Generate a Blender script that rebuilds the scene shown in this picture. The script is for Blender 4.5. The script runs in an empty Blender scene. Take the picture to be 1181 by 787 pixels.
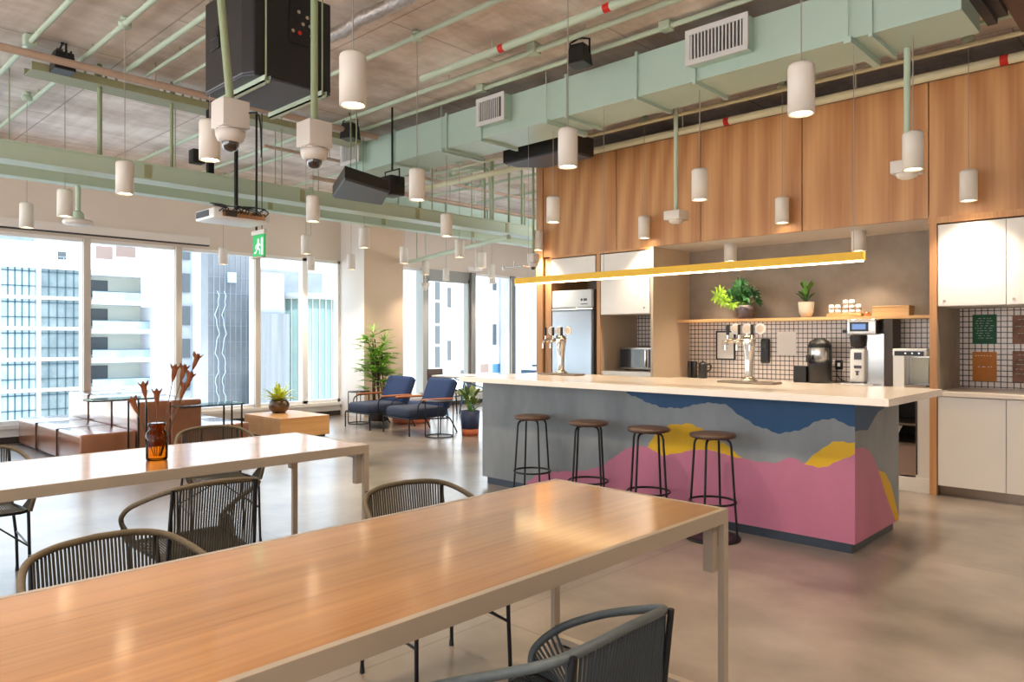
import bpy, math, random
from mathutils import Vector, Matrix
random.seed(7)
S = bpy.context.scene
COL = S.collection
R = math.radians
# ---------------------------------------------------------------- measuring helper (photo ray -> point on a known plane)
FPX, CX, CY, EYE = 846.6, 590.5, 391.0, 1.4
QA, QB = .6911, .7228
def ray(x, y):
    u = (x-CX)/FPX; v = -(y-CY)/FPX
    return (-QA+u*QB, QB+u*QA, v)
def onX(x, y, X):
    D = ray(x, y); t = X/D[0]; return (D[1]*t, EYE+D[2]*t)          # -> (Y, Z)
def onY(x, y, Y):
    D = ray(x, y); t = Y/D[1]; return (D[0]*t, EYE+D[2]*t)          # -> (X, Z)
# ---------------------------------------------------------------- materials
def srgb(r, g, b):
    f = lambda c: (c/255)/12.92 if c/255 <= .04045 else (((c/255)+.055)/1.055)**2.4
    return (f(r), f(g), f(b), 1)
MATS = {}
def M(name, col, rough=.5, metal=0, noise=0, scale=6, stretch=(1, 1, 1), col2=None, bump=0, emit=None, es=0, spec=.5, coat=0, rvar=0, detail=4):
    m = bpy.data.materials.new(name); m.use_nodes = True
    nt = m.node_tree; b = nt.nodes['Principled BSDF']
    c = srgb(*col) if len(col) == 3 else col
    b.inputs['Base Color'].default_value = c
    b.inputs['Roughness'].default_value = rough
    b.inputs['Metallic'].default_value = metal
    b.inputs['Specular IOR Level'].default_value = spec
    b.inputs['Coat Weight'].default_value = coat
    b.inputs['Coat Roughness'].default_value = .12
    if emit:
        b.inputs['Emission Color'].default_value = srgb(*emit); b.inputs['Emission Strength'].default_value = es
    if noise or col2 or bump or rvar:
        tc = nt.nodes.new('ShaderNodeTexCoord'); mp = nt.nodes.new('ShaderNodeMapping')
        mp.inputs['Scale'].default_value = stretch
        nt.links.new(tc.outputs['Object'], mp.inputs['Vector'])
        n = nt.nodes.new('ShaderNodeTexNoise'); n.inputs['Scale'].default_value = scale
        n.inputs['Detail'].default_value = detail; n.inputs['Roughness'].default_value = .6
        nt.links.new(mp.outputs['Vector'], n.inputs['Vector'])
        if noise or col2:
            cr = nt.nodes.new('ShaderNodeValToRGB')
            d = srgb(*col2) if col2 else tuple(max(0, k*(1-noise)) for k in c[:3])+(1,)
            cr.color_ramp.elements[0].color = d; cr.color_ramp.elements[1].color = c
            cr.color_ramp.elements[0].position = .32; cr.color_ramp.elements[1].position = .66
            nt.links.new(n.outputs['Fac'], cr.inputs['Fac'])
            nt.links.new(cr.outputs['Color'], b.inputs['Base Color'])
        if rvar:
            mr = nt.nodes.new('ShaderNodeMapRange'); mr.inputs['To Min'].default_value = rough-rvar; mr.inputs['To Max'].default_value = rough+rvar
            nt.links.new(n.outputs['Fac'], mr.inputs['Value']); nt.links.new(mr.outputs['Result'], b.inputs['Roughness'])
        if bump:
            bp = nt.nodes.new('ShaderNodeBump'); bp.inputs['Strength'].default_value = bump; bp.inputs['Distance'].default_value = .01
            nt.links.new(n.outputs['Fac'], bp.inputs['Height']); nt.links.new(bp.outputs['Normal'], b.inputs['Normal'])
    MATS[name] = m
    return m
def glassmat(name, tint, refl=.06, rough=0.0):
    m = bpy.data.materials.new(name); m.use_nodes = True; nt = m.node_tree
    nt.nodes.remove(nt.nodes['Principled BSDF'])
    t = nt.nodes.new('ShaderNodeBsdfTransparent'); t.inputs['Color'].default_value = tint
    g = nt.nodes.new('ShaderNodeBsdfGlossy'); g.inputs['Roughness'].default_value = rough
    lw = nt.nodes.new('ShaderNodeLayerWeight'); lw.inputs['Blend'].default_value = refl
    mx = nt.nodes.new('ShaderNodeMixShader')
    nt.links.new(lw.outputs['Fresnel'], mx.inputs['Fac']); nt.links.new(t.outputs[0], mx.inputs[1]); nt.links.new(g.outputs[0], mx.inputs[2])
    nt.links.new(mx.outputs[0], nt.nodes['Material Output'].inputs['Surface'])
    MATS[name] = m; return m
def woodmat(name, c1, c2, axis='y', rough=.35, scale=3., rings=False, coat=0, seams=None):
    """Wood grain: noise stretched along one axis, with fine streaks; optional cathedral figure and glued-board seams."""
    m = bpy.data.materials.new(name); m.use_nodes = True; nt = m.node_tree; b = nt.nodes['Principled BSDF']
    tc = nt.nodes.new('ShaderNodeTexCoord'); mp = nt.nodes.new('ShaderNodeMapping')
    st = {'x': (.12, 1, 1), 'y': (1, .12, 1), 'z': (1, 1, .12)}[axis]
    mp.inputs['Scale'].default_value = st if not rings else tuple(k*.9+.24 if k == .12 else k for k in st)
    nt.links.new(tc.outputs['Object'], mp.inputs['Vector'])
    n = nt.nodes.new('ShaderNodeTexNoise'); n.inputs['Scale'].default_value = scale; n.inputs['Detail'].default_value = 6
    n.inputs['Distortion'].default_value = 1.2 if rings else .2
    nt.links.new(mp.outputs['Vector'], n.inputs['Vector'])
    fac = n.outputs['Fac']
    if rings:   # cathedral figure of rotary-cut plywood: strongly distorted bands, in room coordinates so that no two boards repeat
        ge = nt.nodes.new('ShaderNodeNewGeometry'); mw = nt.nodes.new('ShaderNodeMapping'); mw.inputs['Scale'].default_value = (1, 1, .38)
        wv = nt.nodes.new('ShaderNodeTexWave'); wv.wave_type = 'BANDS'; wv.bands_direction = 'X'; wv.wave_profile = 'SIN'
        wv.inputs['Scale'].default_value = 1.1; wv.inputs['Distortion'].default_value = 20; wv.inputs['Detail'].default_value = 2.5
        wv.inputs['Detail Scale'].default_value = .45; wv.inputs['Detail Roughness'].default_value = .4
        nt.links.new(ge.outputs['Position'], mw.inputs['Vector']); nt.links.new(mw.outputs[0], wv.inputs['Vector'])
        ma = nt.nodes.new('ShaderNodeMath'); ma.operation = 'MULTIPLY_ADD'; ma.inputs[1].default_value = .22; ma.inputs[2].default_value = .39
        nt.links.new(wv.outputs['Fac'], ma.inputs[0]); fac = ma.outputs[0]
    mp2 = nt.nodes.new('ShaderNodeMapping'); mp2.inputs['Scale'].default_value = tuple(.03 if k == .12 else 1 for k in st)
    n2 = nt.nodes.new('ShaderNodeTexNoise'); n2.inputs['Scale'].default_value = scale*22; n2.inputs['Detail'].default_value = 3
    nt.links.new(tc.outputs['Object'], mp2.inputs['Vector']); nt.links.new(mp2.outputs['Vector'], n2.inputs['Vector'])
    mixf = nt.nodes.new('ShaderNodeMath'); mixf.operation = 'MULTIPLY_ADD'; mixf.inputs[1].default_value = .25 if rings else .4
    mul = nt.nodes.new('ShaderNodeMath'); mul.operation = 'MULTIPLY'; mul.inputs[1].default_value = .75 if rings else .6
    nt.links.new(fac, mul.inputs[0]); nt.links.new(n2.outputs['Fac'], mixf.inputs[0]); nt.links.new(mul.outputs[0], mixf.inputs[2])
    cr = nt.nodes.new('ShaderNodeValToRGB'); cr.color_ramp.elements[0].color = srgb(*c2); cr.color_ramp.elements[1].color = srgb(*c1)
    cr.color_ramp.elements[0].position = .40 if rings else .36; cr.color_ramp.elements[1].position = .60
    nt.links.new(mixf.outputs[0], cr.inputs['Fac']); nt.links.new(cr.outputs['Color'], b.inputs['Base Color'])
    b.inputs['Roughness'].default_value = rough; b.inputs['Coat Weight'].default_value = coat; b.inputs['Coat Roughness'].default_value = .12; b.inputs['Coat IOR'].default_value = 1.8 if coat == 1. else 1.5
    MATS[name] = m; return m
def tilemat(name, tile, grout, size, line=.09):
    """Square tiles with dark joints on a wall whose normal is Y: uses object X and Z."""
    m = bpy.data.materials.new(name); m.use_nodes = True; nt = m.node_tree; b = nt.nodes['Principled BSDF']
    tc = nt.nodes.new('ShaderNodeTexCoord'); sp = nt.nodes.new('ShaderNodeSeparateXYZ'); nt.links.new(tc.outputs['Object'], sp.inputs[0])
    outs = []
    for ax in ('X', 'Z'):
        d = nt.nodes.new('ShaderNodeMath'); d.operation = 'DIVIDE'; d.inputs[1].default_value = size; nt.links.new(sp.outputs[ax], d.inputs[0])
        a = nt.nodes.new('ShaderNodeMath'); a.operation = 'ADD'; a.inputs[1].default_value = 1000; nt.links.new(d.outputs[0], a.inputs[0])
        f = nt.nodes.new('ShaderNodeMath'); f.operation = 'FRACT'; nt.links.new(a.outputs[0], f.inputs[0])
        l = nt.nodes.new('ShaderNodeMath'); l.operation = 'LESS_THAN'; l.inputs[1].default_value = line; nt.links.new(f.outputs[0], l.inputs[0]); outs.append(l)
    mx = nt.nodes.new('ShaderNodeMath'); mx.operation = 'MAXIMUM'; nt.links.new(outs[0].outputs[0], mx.inputs[0]); nt.links.new(outs[1].outputs[0], mx.inputs[1])
    mc = nt.nodes.new('ShaderNodeMix'); mc.data_type = 'RGBA'; mc.inputs[6].default_value = srgb(*tile); mc.inputs[7].default_value = srgb(*grout)
    nt.links.new(mx.outputs[0], mc.inputs[0]); nt.links.new(mc.outputs[2], b.inputs['Base Color']); b.inputs['Roughness'].default_value = .3
    MATS[name] = m; return m

# floor: polished concrete with broad stains and saw cuts
def floormat():
    m = bpy.data.materials.new('polished_concrete'); m.use_nodes = True; nt = m.node_tree; b = nt.nodes['Principled BSDF']
    tc = nt.nodes.new('ShaderNodeTexCoord')
    n = nt.nodes.new('ShaderNodeTexNoise'); n.inputs['Scale'].default_value = 1.1; n.inputs['Detail'].default_value = 5; n.inputs['Roughness'].default_value = .55
    nt.links.new(tc.outputs['Object'], n.inputs['Vector'])
    cr = nt.nodes.new('ShaderNodeValToRGB'); cr.color_ramp.elements[0].color = srgb(96, 87, 80); cr.color_ramp.elements[1].color = srgb(162, 150, 138)
    cr.color_ramp.elements[0].position = .3; cr.color_ramp.elements[1].position = .7
    nt.links.new(n.outputs['Fac'], cr.inputs['Fac'])
    br = nt.nodes.new('ShaderNodeTexBrick'); br.offset = 0; br.inputs['Scale'].default_value = 1
    br.inputs['Brick Width'].default_value = 2.6; br.inputs['Row Height'].default_value = 2.6; br.inputs['Mortar Size'].default_value = .006
    br.inputs['Color1'].default_value = (1, 1, 1, 1); br.inputs['Color2'].default_value = (.93, .93, .93, 1); br.inputs['Mortar'].default_value = (.72, .7, .68, 1)
    nt.links.new(tc.outputs['Object'], br.inputs['Vector'])
    mx = nt.nodes.new('ShaderNodeMix'); mx.data_type = 'RGBA'; mx.blend_type = 'MULTIPLY'; mx.inputs[0].default_value = 1
    nt.links.new(cr.outputs['Color'], mx.inputs[6]); nt.links.new(br.outputs['Color'], mx.inputs[7]); nt.links.new(mx.outputs[2], b.inputs['Base Color'])
    mr = nt.nodes.new('ShaderNodeMapRange'); mr.inputs['To Min'].default_value = .2; mr.inputs['To Max'].default_value = .36
    n2 = nt.nodes.new('ShaderNodeTexNoise'); n2.inputs['Scale'].default_value = 2.0; n2.inputs['Detail'].default_value = 2
    nt.links.new(tc.outputs['Object'], n2.inputs['Vector']); nt.links.new(n2.outputs['Fac'], mr.inputs['Value']); b.inputs['Roughness'].default_value = .3
    b.inputs['Coat Weight'].default_value = .5; b.inputs['Coat Roughness'].default_value = .18
    MATS['floor'] = m
def ceilmat():
    """Board-marked concrete soffit: long formwork boards, joints and blotches."""
    m = bpy.data.materials.new('board_marked_concrete'); m.use_nodes = True; nt = m.node_tree; b = nt.nodes['Principled BSDF']
    tc = nt.nodes.new('ShaderNodeTexCoord')
    n = nt.nodes.new('ShaderNodeTexNoise'); n.inputs['Scale'].default_value = 1.1; n.inputs['Detail'].default_value = 8; n.inputs['Roughness'].default_value = .68
    mp = nt.nodes.new('ShaderNodeMapping'); mp.inputs['Scale'].default_value = (1, .45, 1)
    nt.links.new(tc.outputs['Object'], mp.inputs['Vector']); nt.links.new(mp.outputs[0], n.inputs['Vector'])
    cr = nt.nodes.new('ShaderNodeValToRGB'); e = cr.color_ramp.elements
    e[0].color = srgb(196, 180, 170); e[1].color = srgb(250, 242, 236); e[0].position = .36; e[1].position = .6
    nt.links.new(n.outputs['Fac'], cr.inputs['Fac'])
    mp2 = nt.nodes.new('ShaderNodeMapping'); mp2.inputs['Scale'].default_value = (.5, 5, 1)
    n2 = nt.nodes.new('ShaderNodeTexNoise'); n2.inputs['Scale'].default_value = 1.6; n2.inputs['Detail'].default_value = 3
    nt.links.new(tc.outputs['Object'], mp2.inputs['Vector']); nt.links.new(mp2.outputs[0], n2.inputs['Vector'])
    cr2 = nt.nodes.new('ShaderNodeValToRGB'); cr2.color_ramp.elements[0].color = (.88, .87, .86, 1); cr2.color_ramp.elements[1].color = (1, 1, 1, 1)
    cr2.color_ramp.elements[0].position = .35; cr2.color_ramp.elements[1].position = .6
    nt.links.new(n2.outputs['Fac'], cr2.inputs['Fac'])
    br = nt.nodes.new('ShaderNodeTexBrick'); br.offset = .5; br.inputs['Scale'].default_value = 1
    br.inputs['Brick Width'].default_value = 2.44; br.inputs['Row Height'].default_value = 1.22; br.inputs['Mortar Size'].default_value = .008
    br.inputs['Color1'].default_value = (1, 1, 1, 1); br.inputs['Color2'].default_value = (.93, .92, .92, 1); br.inputs['Mortar'].default_value = (.62, .58, .56, 1)
    nt.links.new(tc.outputs['Object'], br.inputs['Vector'])
    a = nt.nodes.new('ShaderNodeMix'); a.data_type = 'RGBA'; a.blend_type = 'MULTIPLY'; a.inputs[0].default_value = 1
    c = nt.nodes.new('ShaderNodeMix'); c.data_type = 'RGBA'; c.blend_type = 'MULTIPLY'; c.inputs[0].default_value = 1
    nt.links.new(cr.outputs[0], a.inputs[6]); nt.links.new(cr2.outputs[0], a.inputs[7]); nt.links.new(a.outputs[2], c.inputs[6]); nt.links.new(br.outputs['Color'], c.inputs[7])
    nt.links.new(c.outputs[2], b.inputs['Base Color']); b.inputs['Roughness'].default_value = .85
    MATS['ceiling'] = m
floormat(); ceilmat()
woodmat('table_wood', (196, 140, 80), (160, 106, 54), 'y', .3, 2.2, coat=1.)
woodmat('plywood', (204, 154, 104), (174, 120, 74), 'z', .4, 1.3, rings=True, coat=.2)
woodmat('plywood_edge', (206, 156, 108), (178, 124, 78), 'z', .5, 3)
woodmat('shelf_wood', (222, 180, 124), (196, 148, 92), 'x', .45, 3)
woodmat('box_wood', (222, 172, 112), (198, 140, 80), 'y', .4, 2.5, coat=.2)
woodmat('seat_wood', (92, 68, 52), (64, 46, 36), 'x', .45, 6)
woodmat('arm_wood', (190, 118, 70), (150, 84, 46), 'y', .4, 8)
M('table_metal', (160, 146, 130), .35)
M('white_edge', (232, 224, 214), .4)
M('white_wall', (226, 220, 214), .75, noise=.03, scale=2)
M('beige_wall', (220, 208, 196), .75, noise=.03, scale=2)
M('column_warm_lit', (204, 180, 156), .7, noise=.04, scale=2)
M('tan_panel', (202, 182, 158), .6, noise=.05, scale=2)
M('white_cabinet', (232, 228, 224), .32)
M('window_frame_white', (236, 234, 230), .4)
M('window_frame_grey', (150, 150, 146), .35, .3)
M('mullion_beige', (206, 196, 184), .45)
M('concrete_wall', (158, 146, 134), .7, col2=(132, 121, 110), scale=2.2, detail=8)
M('island_concrete', (142, 148, 152), .55, col2=(112, 118, 122), scale=2.0, stretch=(1, 1, .35), detail=7)
M('paint_blue', (0, 72, 118), .5, noise=.25, scale=3, stretch=(1, 1, .4))
M('paint_pink', (192, 116, 144), .5, noise=.14, scale=3, stretch=(1, 1, .4))
M('paint_yellow', (222, 176, 6), .5, noise=.16, scale=3, stretch=(1, 1, .4))
M('counter_stone', (240, 228, 214), .22, noise=.03, scale=9, coat=.3)
M('kick_metal', (70, 76, 84), .35, .6)
M('green_paint', (186, 204, 184), .42, noise=.06, scale=4)
M('green_dark', (150, 164, 130), .5, noise=.08, scale=4)
M('olive_paint', (158, 160, 124), .5, noise=.1, scale=4)
M('duct_green', (180, 204, 194), .38, .15, noise=.05, scale=2.5)
M('duct_under', (226, 222, 190), .4, noise=.04, scale=2.5)
M('pipe_pink', (186, 160, 142), .5, noise=.1)
M('foil', (196, 186, 180), .3, .7, noise=.3, scale=30, bump=1)
M('grille', (205, 204, 204), .4)
M('grille_dark', (44, 40, 42), .6)
M('black_plastic', (22, 21, 23), .42, noise=.2, scale=60)
M('dark_plastic', (30, 30, 33), .38)
M('speaker_grey', (72, 76, 88), .5, noise=.1, scale=3)
M('pendant_white', (222, 216, 208), .42)
M('lamp_glow', (255, 244, 224), .5, emit=(255, 226, 178), es=14)
M('strip_glow', (255, 240, 210), .5, emit=(255, 222, 170), es=11)
M('yellow_metal', (232, 184, 10), .38)
M('camera_white', (214, 208, 202), .4)
M('smoked_dome', (30, 22, 24), .06, coat=1)
M('cable_grey', (160, 152, 146), .5)
M('black_metal', (20, 20, 22), .38, .3)
M('rope_olive', (62, 56, 44), .7)
M('rope_rim', (100, 86, 64), .65, noise=.25, scale=80)
M('rope_grey', (50, 58, 64), .55)
M('rope_grey_rim', (76, 84, 86), .45, noise=.2, scale=80)
M('leather_tan', (146, 90, 58), .3, noise=.16, scale=3.5, bump=.2, coat=1.)
M('leather_seam', (58, 38, 30), .6)
M('blue_fabric', (44, 54, 76), .85, noise=.2, scale=40)
M('blue_fabric_deep', (36, 60, 104), .85, noise=.2, scale=40)
M('steel', (198, 196, 194), .25, .95)
M('chrome', (225, 218, 208), .12, 1)
M('copper', (206, 152, 116), .22, .95)
M('tray_steel', (150, 134, 120), .3, .9)
M('white_plastic', (236, 236, 236), .3)
M('fridge_white', (226, 232, 236), .28, noise=.04, scale=2)
M('fridge_silver', (188, 204, 222), .25, .35, noise=.05, scale=2)
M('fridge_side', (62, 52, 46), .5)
M('brown_dark', (92, 68, 58), .6, noise=.1)
M('paper', (240, 238, 236), .8)
M('paper_ink', (150, 128, 116), .8)
M('poster_green', (18, 92, 62), .6, noise=.3, scale=14)
M('poster_orange', (196, 122, 44), .6, noise=.2, scale=9)
M('poster_brown', (96, 64, 52), .6, col2=(150, 104, 80), scale=11)
M('chalk', (170, 190, 176), .8)
M('pot_grey', (104, 92, 98), .5, noise=.15, scale=5)
M('pot_cream', (222, 206, 186), .5)
M('pot_bronze', (112, 92, 74), .28, .5, noise=.4, scale=16)
M('pot_blue', (36, 50, 84), .5)
M('terracotta', (188, 98, 58), .7)
M('soil', (48, 36, 28), .95)
M('leaf_light', (150, 190, 60), .45, noise=.3, scale=9)
M('leaf_yellow', (206, 220, 90), .45, noise=.25, scale=9)
M('leaf_dark', (44, 92, 44), .4, noise=.35, scale=9)
M('leaf_planter', (116, 132, 48), .45, col2=(50, 92, 44), scale=5)
M('leaf_mid', (92, 148, 46), .45, noise=.3, scale=9)
M('leaf_palm', (138, 190, 66), .4, noise=.3, scale=5)
M('stem_brown', (96, 70, 44), .7)
M('dry_flower', (140, 84, 50), .8, noise=.3, scale=25)
M('cup_white', (250, 240, 228), .35)  # plain white cups, no emission
M('exit_green', (0, 150, 80), .4, emit=(0, 170, 80), es=.35)
M('exit_white', (240, 255, 245), .4, emit=(200, 255, 225), es=.5)
M('red_tape', (200, 30, 20), .5)
M('trestle_blue', (84, 130, 172), .45)
M('display_blue', (30, 40, 60), .2, emit=(130, 180, 255), es=.4)
M('mw_glass', (34, 42, 56), .08, coat=1)
M('building_white', (244, 243, 242), .8, noise=.02, scale=.3)
M('building_cream', (208, 212, 202), .8)
M('building_lavender', (204, 206, 216), .8)
M('building_grey', (140, 146, 154), .7, col2=(120, 126, 134), scale=.25, stretch=(1, 1, 3))
M('building_mirror', (130, 133, 138), .3, .2, col2=(94, 99, 107), scale=.22, detail=5)  # noise paints distorted reflections into the glass colour
M('building_concrete', (160, 163, 168), .8, col2=(140, 144, 150), scale=.4)
M('building_ribbed', (124, 128, 134), .7, col2=(102, 108, 114), scale=1.2, stretch=(1, 3, .1))
M('building_green', (142, 164, 158), .4, col2=(118, 142, 136), scale=.3)
M('building_sky', (168, 186, 204), .4)
M('ext_glass', (140, 152, 154), .2, col2=(110, 124, 128), scale=.5)
M('ext_glass_pale', (186, 198, 202), .25, col2=(158, 174, 182), scale=.6)
M('ext_frame', (70, 96, 106), .5)
M('ext_dark', (84, 88, 92), .4)
M('ext_brown', (146, 122, 112), .7)
M('ext_rail', (150, 168, 172), .5)
M('ext_ground', (190, 190, 186), .9)
glassmat('window_glass', (.93, .97, .97, 1), .04)
glassmat('rail_glass', (.75, .9, .9, 1), .1)
glassmat('table_glass', (.8, .92, .88, 1), .1)
glassmat('amber_glass', (.72, .34, .05, 1), .25)
tilemat('tiles', (228, 218, 212), (40, 34, 38), .052, .16)

# ---------------------------------------------------------------- mesh builder
class MB:
    def __init__(s): s.v = []; s.f = []; s.mi = []; s.sm = []
    def add(s, vs, fs, mi=0, smooth=False):
        o = len(s.v); s.v += [tuple(v) for v in vs]
        for f in fs: s.f.append([i+o for i in f]); s.mi.append(mi); s.sm.append(smooth)
        return s
    def box(s, x0, y0, z0, x1, y1, z1, mi=0):
        x0, x1 = sorted((x0, x1)); y0, y1 = sorted((y0, y1)); z0, z1 = sorted((z0, z1))
        v = [(x, y, z) for x in (x0, x1) for y in (y0, y1) for z in (z0, z1)]
        return s.add(v, [(0, 1, 3, 2), (4, 6, 7, 5), (0, 4, 5, 1), (2, 3, 7, 6), (0, 2, 6, 4), (1, 5, 7, 3)], mi)
    def rbox(s, x0, y0, z0, x1, y1, z1, r=.02, mi=0, n=3):
        """box with rounded edges (superellipsoid-like shell)"""
        import itertools
        cx, cy, cz = (x0+x1)/2, (y0+y1)/2, (z0+z1)/2; hx, hy, hz = abs(x1-x0)/2, abs(y1-y0)/2, abs(z1-z0)/2
        r = min(r, hx, hy, hz)*.999
        def axis(h):
            a = [-h] + [-h + r*(1-math.cos(math.pi/2*i/n)) for i in range(1, n)] + [-h+r, h-r] + [h - r*(1-math.cos(math.pi/2*(n-i)/n)) for i in range(1, n)] + [h]
            return a
        idx = {}; vs = []; fs = []
        def vert(p):
            q = [max(-h+r, min(h-r, c)) for c, h in zip(p, (hx, hy, hz))]
            d = [a-b for a, b in zip(p, q)]; L = math.sqrt(sum(k*k for k in d)) or 1
            w = tuple(round(b+k/L*r if L > 1e-9 and any(abs(k) > 1e-9 for k in d) else b, 6) for b, k in zip(q, d))
            if w not in idx: idx[w] = len(vs); vs.append((w[0]+cx, w[1]+cy, w[2]+cz))
            return idx[w]
        A = [axis(hx), axis(hy), axis(hz)]; H = (hx, hy, hz)
        for a in range(3):
            u, w = (a+1) % 3, (a+2) % 3
            for sg in (-1, 1):
                for i in range(len(A[u])-1):
                    for j in range(len(A[w])-1):
                        q = []
                        for (ii, jj) in ((i, j), (i+1, j), (i+1, j+1), (i, j+1)):
                            p = [0, 0, 0]; p[a] = sg*H[a]; p[u] = A[u][ii]; p[w] = A[w][jj]; q.append(vert(p))
                        q = q if sg > 0 else q[::-1]
                        t = []
                        for k in q:
                            if k not in t: t.append(k)
                        if len(t) > 2: fs.append(t)
        return s.add(vs, fs, mi, True)
    def tube(s, path, r, n=8, closed=False, caps=True, mi=0, smooth=True):
        P = [Vector(p) for p in path]; rr = r if isinstance(r, (list, tuple)) else [r]*len(P)
        rings = []; up = None; m = len(P)
        for i, p in enumerate(P):
            a = P[(i-1) % m] if (i > 0 or closed) else p; b = P[(i+1) % m] if (i < m-1 or closed) else p
            t = (b-a); t = t.normalized() if t.length > 1e-9 else Vector((0, 0, 1))
            if up is None: up = Vector((0, 0, 1)) if abs(t.z) < .9 else Vector((1, 0, 0))
            x = t.cross(up); x = x.normalized() if x.length > 1e-6 else t.orthogonal().normalized()
            y = x.cross(t).normalized(); up = y
            rings.append([p+(x*math.cos(2*math.pi*k/n)+y*math.sin(2*math.pi*k/n))*rr[i] for k in range(n)])
        vs = [v for rg in rings for v in rg]; fs = []
        for i in range(m if closed else m-1):
            j = (i+1) % m
            for k in range(n):
                l = (k+1) % n; fs.append((i*n+k, j*n+k, j*n+l, i*n+l))
        s.add(vs, fs, mi, smooth)
        if caps and not closed:
            s.add(rings[0], [tuple(range(n))], mi); s.add(rings[-1], [tuple(range(n))[::-1]], mi)
        return s
    def cyl(s, p0, p1, r0, r1=None, n=20, caps=True, mi=0, smooth=True):
        return s.tube([p0, p1], [r0, r0 if r1 is None else r1], n, False, caps, mi, smooth)
    def lathe(s, prof, c=(0, 0, 0), n=28, mi=0, smooth=True):
        vs = []; fs = []
        for (r, z) in prof:
            for k in range(n): a = 2*math.pi*k/n; vs.append((c[0]+r*math.cos(a), c[1]+r*math.sin(a), c[2]+z))
        for i in range(len(prof)-1):
            for k in range(n):
                l = (k+1) % n; fs.append((i*n+k, i*n+l, (i+1)*n+l, (i+1)*n+k))
        s.add(vs, fs, mi, smooth)
        if prof[0][0] > 1e-4: s.add(vs[:n], [tuple(range(n))[::-1]], mi)
        if prof[-1][0] > 1e-4: s.add(vs[-n:], [tuple(range(n))], mi)
        return s
    def prism(s, pts, z0, z1, mi=0):
        n = len(pts); v = [(x, y, z0) for x, y in pts]+[(x, y, z1) for x, y in pts]
        return s.add(v, [tuple(range(n))[::-1], tuple(range(n, 2*n))]+[(i, (i+1) % n, n+(i+1) % n, n+i) for i in range(n)], mi)
    def quad(s, a, b, c, d, mi=0, smooth=False): return s.add([a, b, c, d], [(0, 1, 2, 3)], mi, smooth)
    def blade(s, base, d, L, W, droop=.3, mi=0, seg=4, twist=0):
        """leaf blade with a keel: starts at base, goes along d, bends down"""
        d = Vector(d).normalized(); side = d.cross(Vector((0, 0, 1))); side = side.normalized() if side.length > 1e-3 else Vector((1, 0, 0))
        if twist: side = Matrix.Rotation(twist, 3, d) @ side
        p = Vector(base); vs = []; fs = []
        for i in range(seg+1):
            t = i/seg; w = W*math.sin(math.pi*min(.97, .12+.86*t))**.8*.5
            if i == seg: w = W*.03
            nrm = side.cross(d).normalized()
            vs += [p-side*w, p-nrm*w*.25, p+side*w]
            p = p+d*(L/seg); d = (d+Vector((0, 0, -droop/seg))).normalized()
        for i in range(seg):
            for k in (0, 1): fs.append((i*3+k, i*3+k+1, (i+1)*3+k+1, (i+1)*3+k))
        return s.add(vs, fs, mi, True)
    def build(s, name, mat, parent=None, origin=(0, 0, 0), bevel=0, local=False):
        """link the collected shapes as ONE mesh object; verts are in world space unless local"""
        me = bpy.data.meshes.new(name)
        if parent is not None and not local:
            q = parent; ox, oy, oz = 0, 0, 0
            while q is not None: ox += q.location.x; oy += q.location.y; oz += q.location.z; q = q.parent
            origin = (ox, oy, oz)
        vs = s.v if local else [(a-origin[0], b-origin[1], c-origin[2]) for a, b, c in s.v]
        me.from_pydata(vs, [], s.f)
        for m in (mat if isinstance(mat, (list, tuple)) else [mat]): me.materials.append(MATS[m])
        me.polygons.foreach_set('material_index', s.mi); me.polygons.foreach_set('use_smooth', s.sm)
        me.update()
        o = bpy.data.objects.new(name, me); COL.objects.link(o)
        if parent is not None: o.parent = parent
        else: o.location = origin
        if bevel:
            b = o.modifiers.new('edge', 'BEVEL'); b.width = bevel; b.segments = 2; b.limit_method = 'ANGLE'
        return o
def tag(o, label=None, cat=None, group=None, kind=None):
    if label: o['label'] = label
    if cat: o['category'] = cat
    if group: o['group'] = group
    if kind: o['kind'] = kind
    return o
def thing(name, label, cat, loc=(0, 0, 0), rz=0, group=None):
    o = bpy.data.objects.new(name, None); o.empty_display_size = .1; COL.objects.link(o)
    o.location = loc; o.rotation_euler = (0, 0, rz)
    return tag(o, label, cat, group)
def struct(name, mb, mat, label=None, bevel=0):
    o = mb.build(name, mat, bevel=bevel); o['kind'] = 'structure'
    if label: o['label'] = label
    return o
def dup(root, loc, rz=None, label=None, group=None, scale=None):
    r = root.copy(); COL.objects.link(r); r.location = loc
    if rz is not None: r.rotation_euler = (0, 0, rz)
    if label: r['label'] = label
    if group: r['group'] = group
    if scale: r.scale = (scale,)*3
    def kids(a, b):
        for ch in list(a.children):
            c = ch.copy(); COL.objects.link(c); c.parent = b; kids(ch, c)
    kids(root, r)
    return r
def solo(name, mb, mat, label, cat, loc=(0, 0, 0), group=None, bevel=0):
    return tag(mb.build(name, mat, origin=loc, bevel=bevel), label, cat, group)

ZC = 4.0           # ceiling
XW = -11.6         # window wall
YK = 7.37          # kitchen front plane
YB = 8.20          # kitchen back wall
# ================================================================= SETTING
struct('floor', MB().box(-11.9, -5, -.2, 2.6, 14.2, 0), 'floor', 'polished grey brown concrete floor')
struct('ceiling', MB().box(-11.9, -5, ZC, 2.6, 14.2, ZC+.1), 'ceiling', 'exposed board-marked concrete ceiling')
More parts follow.
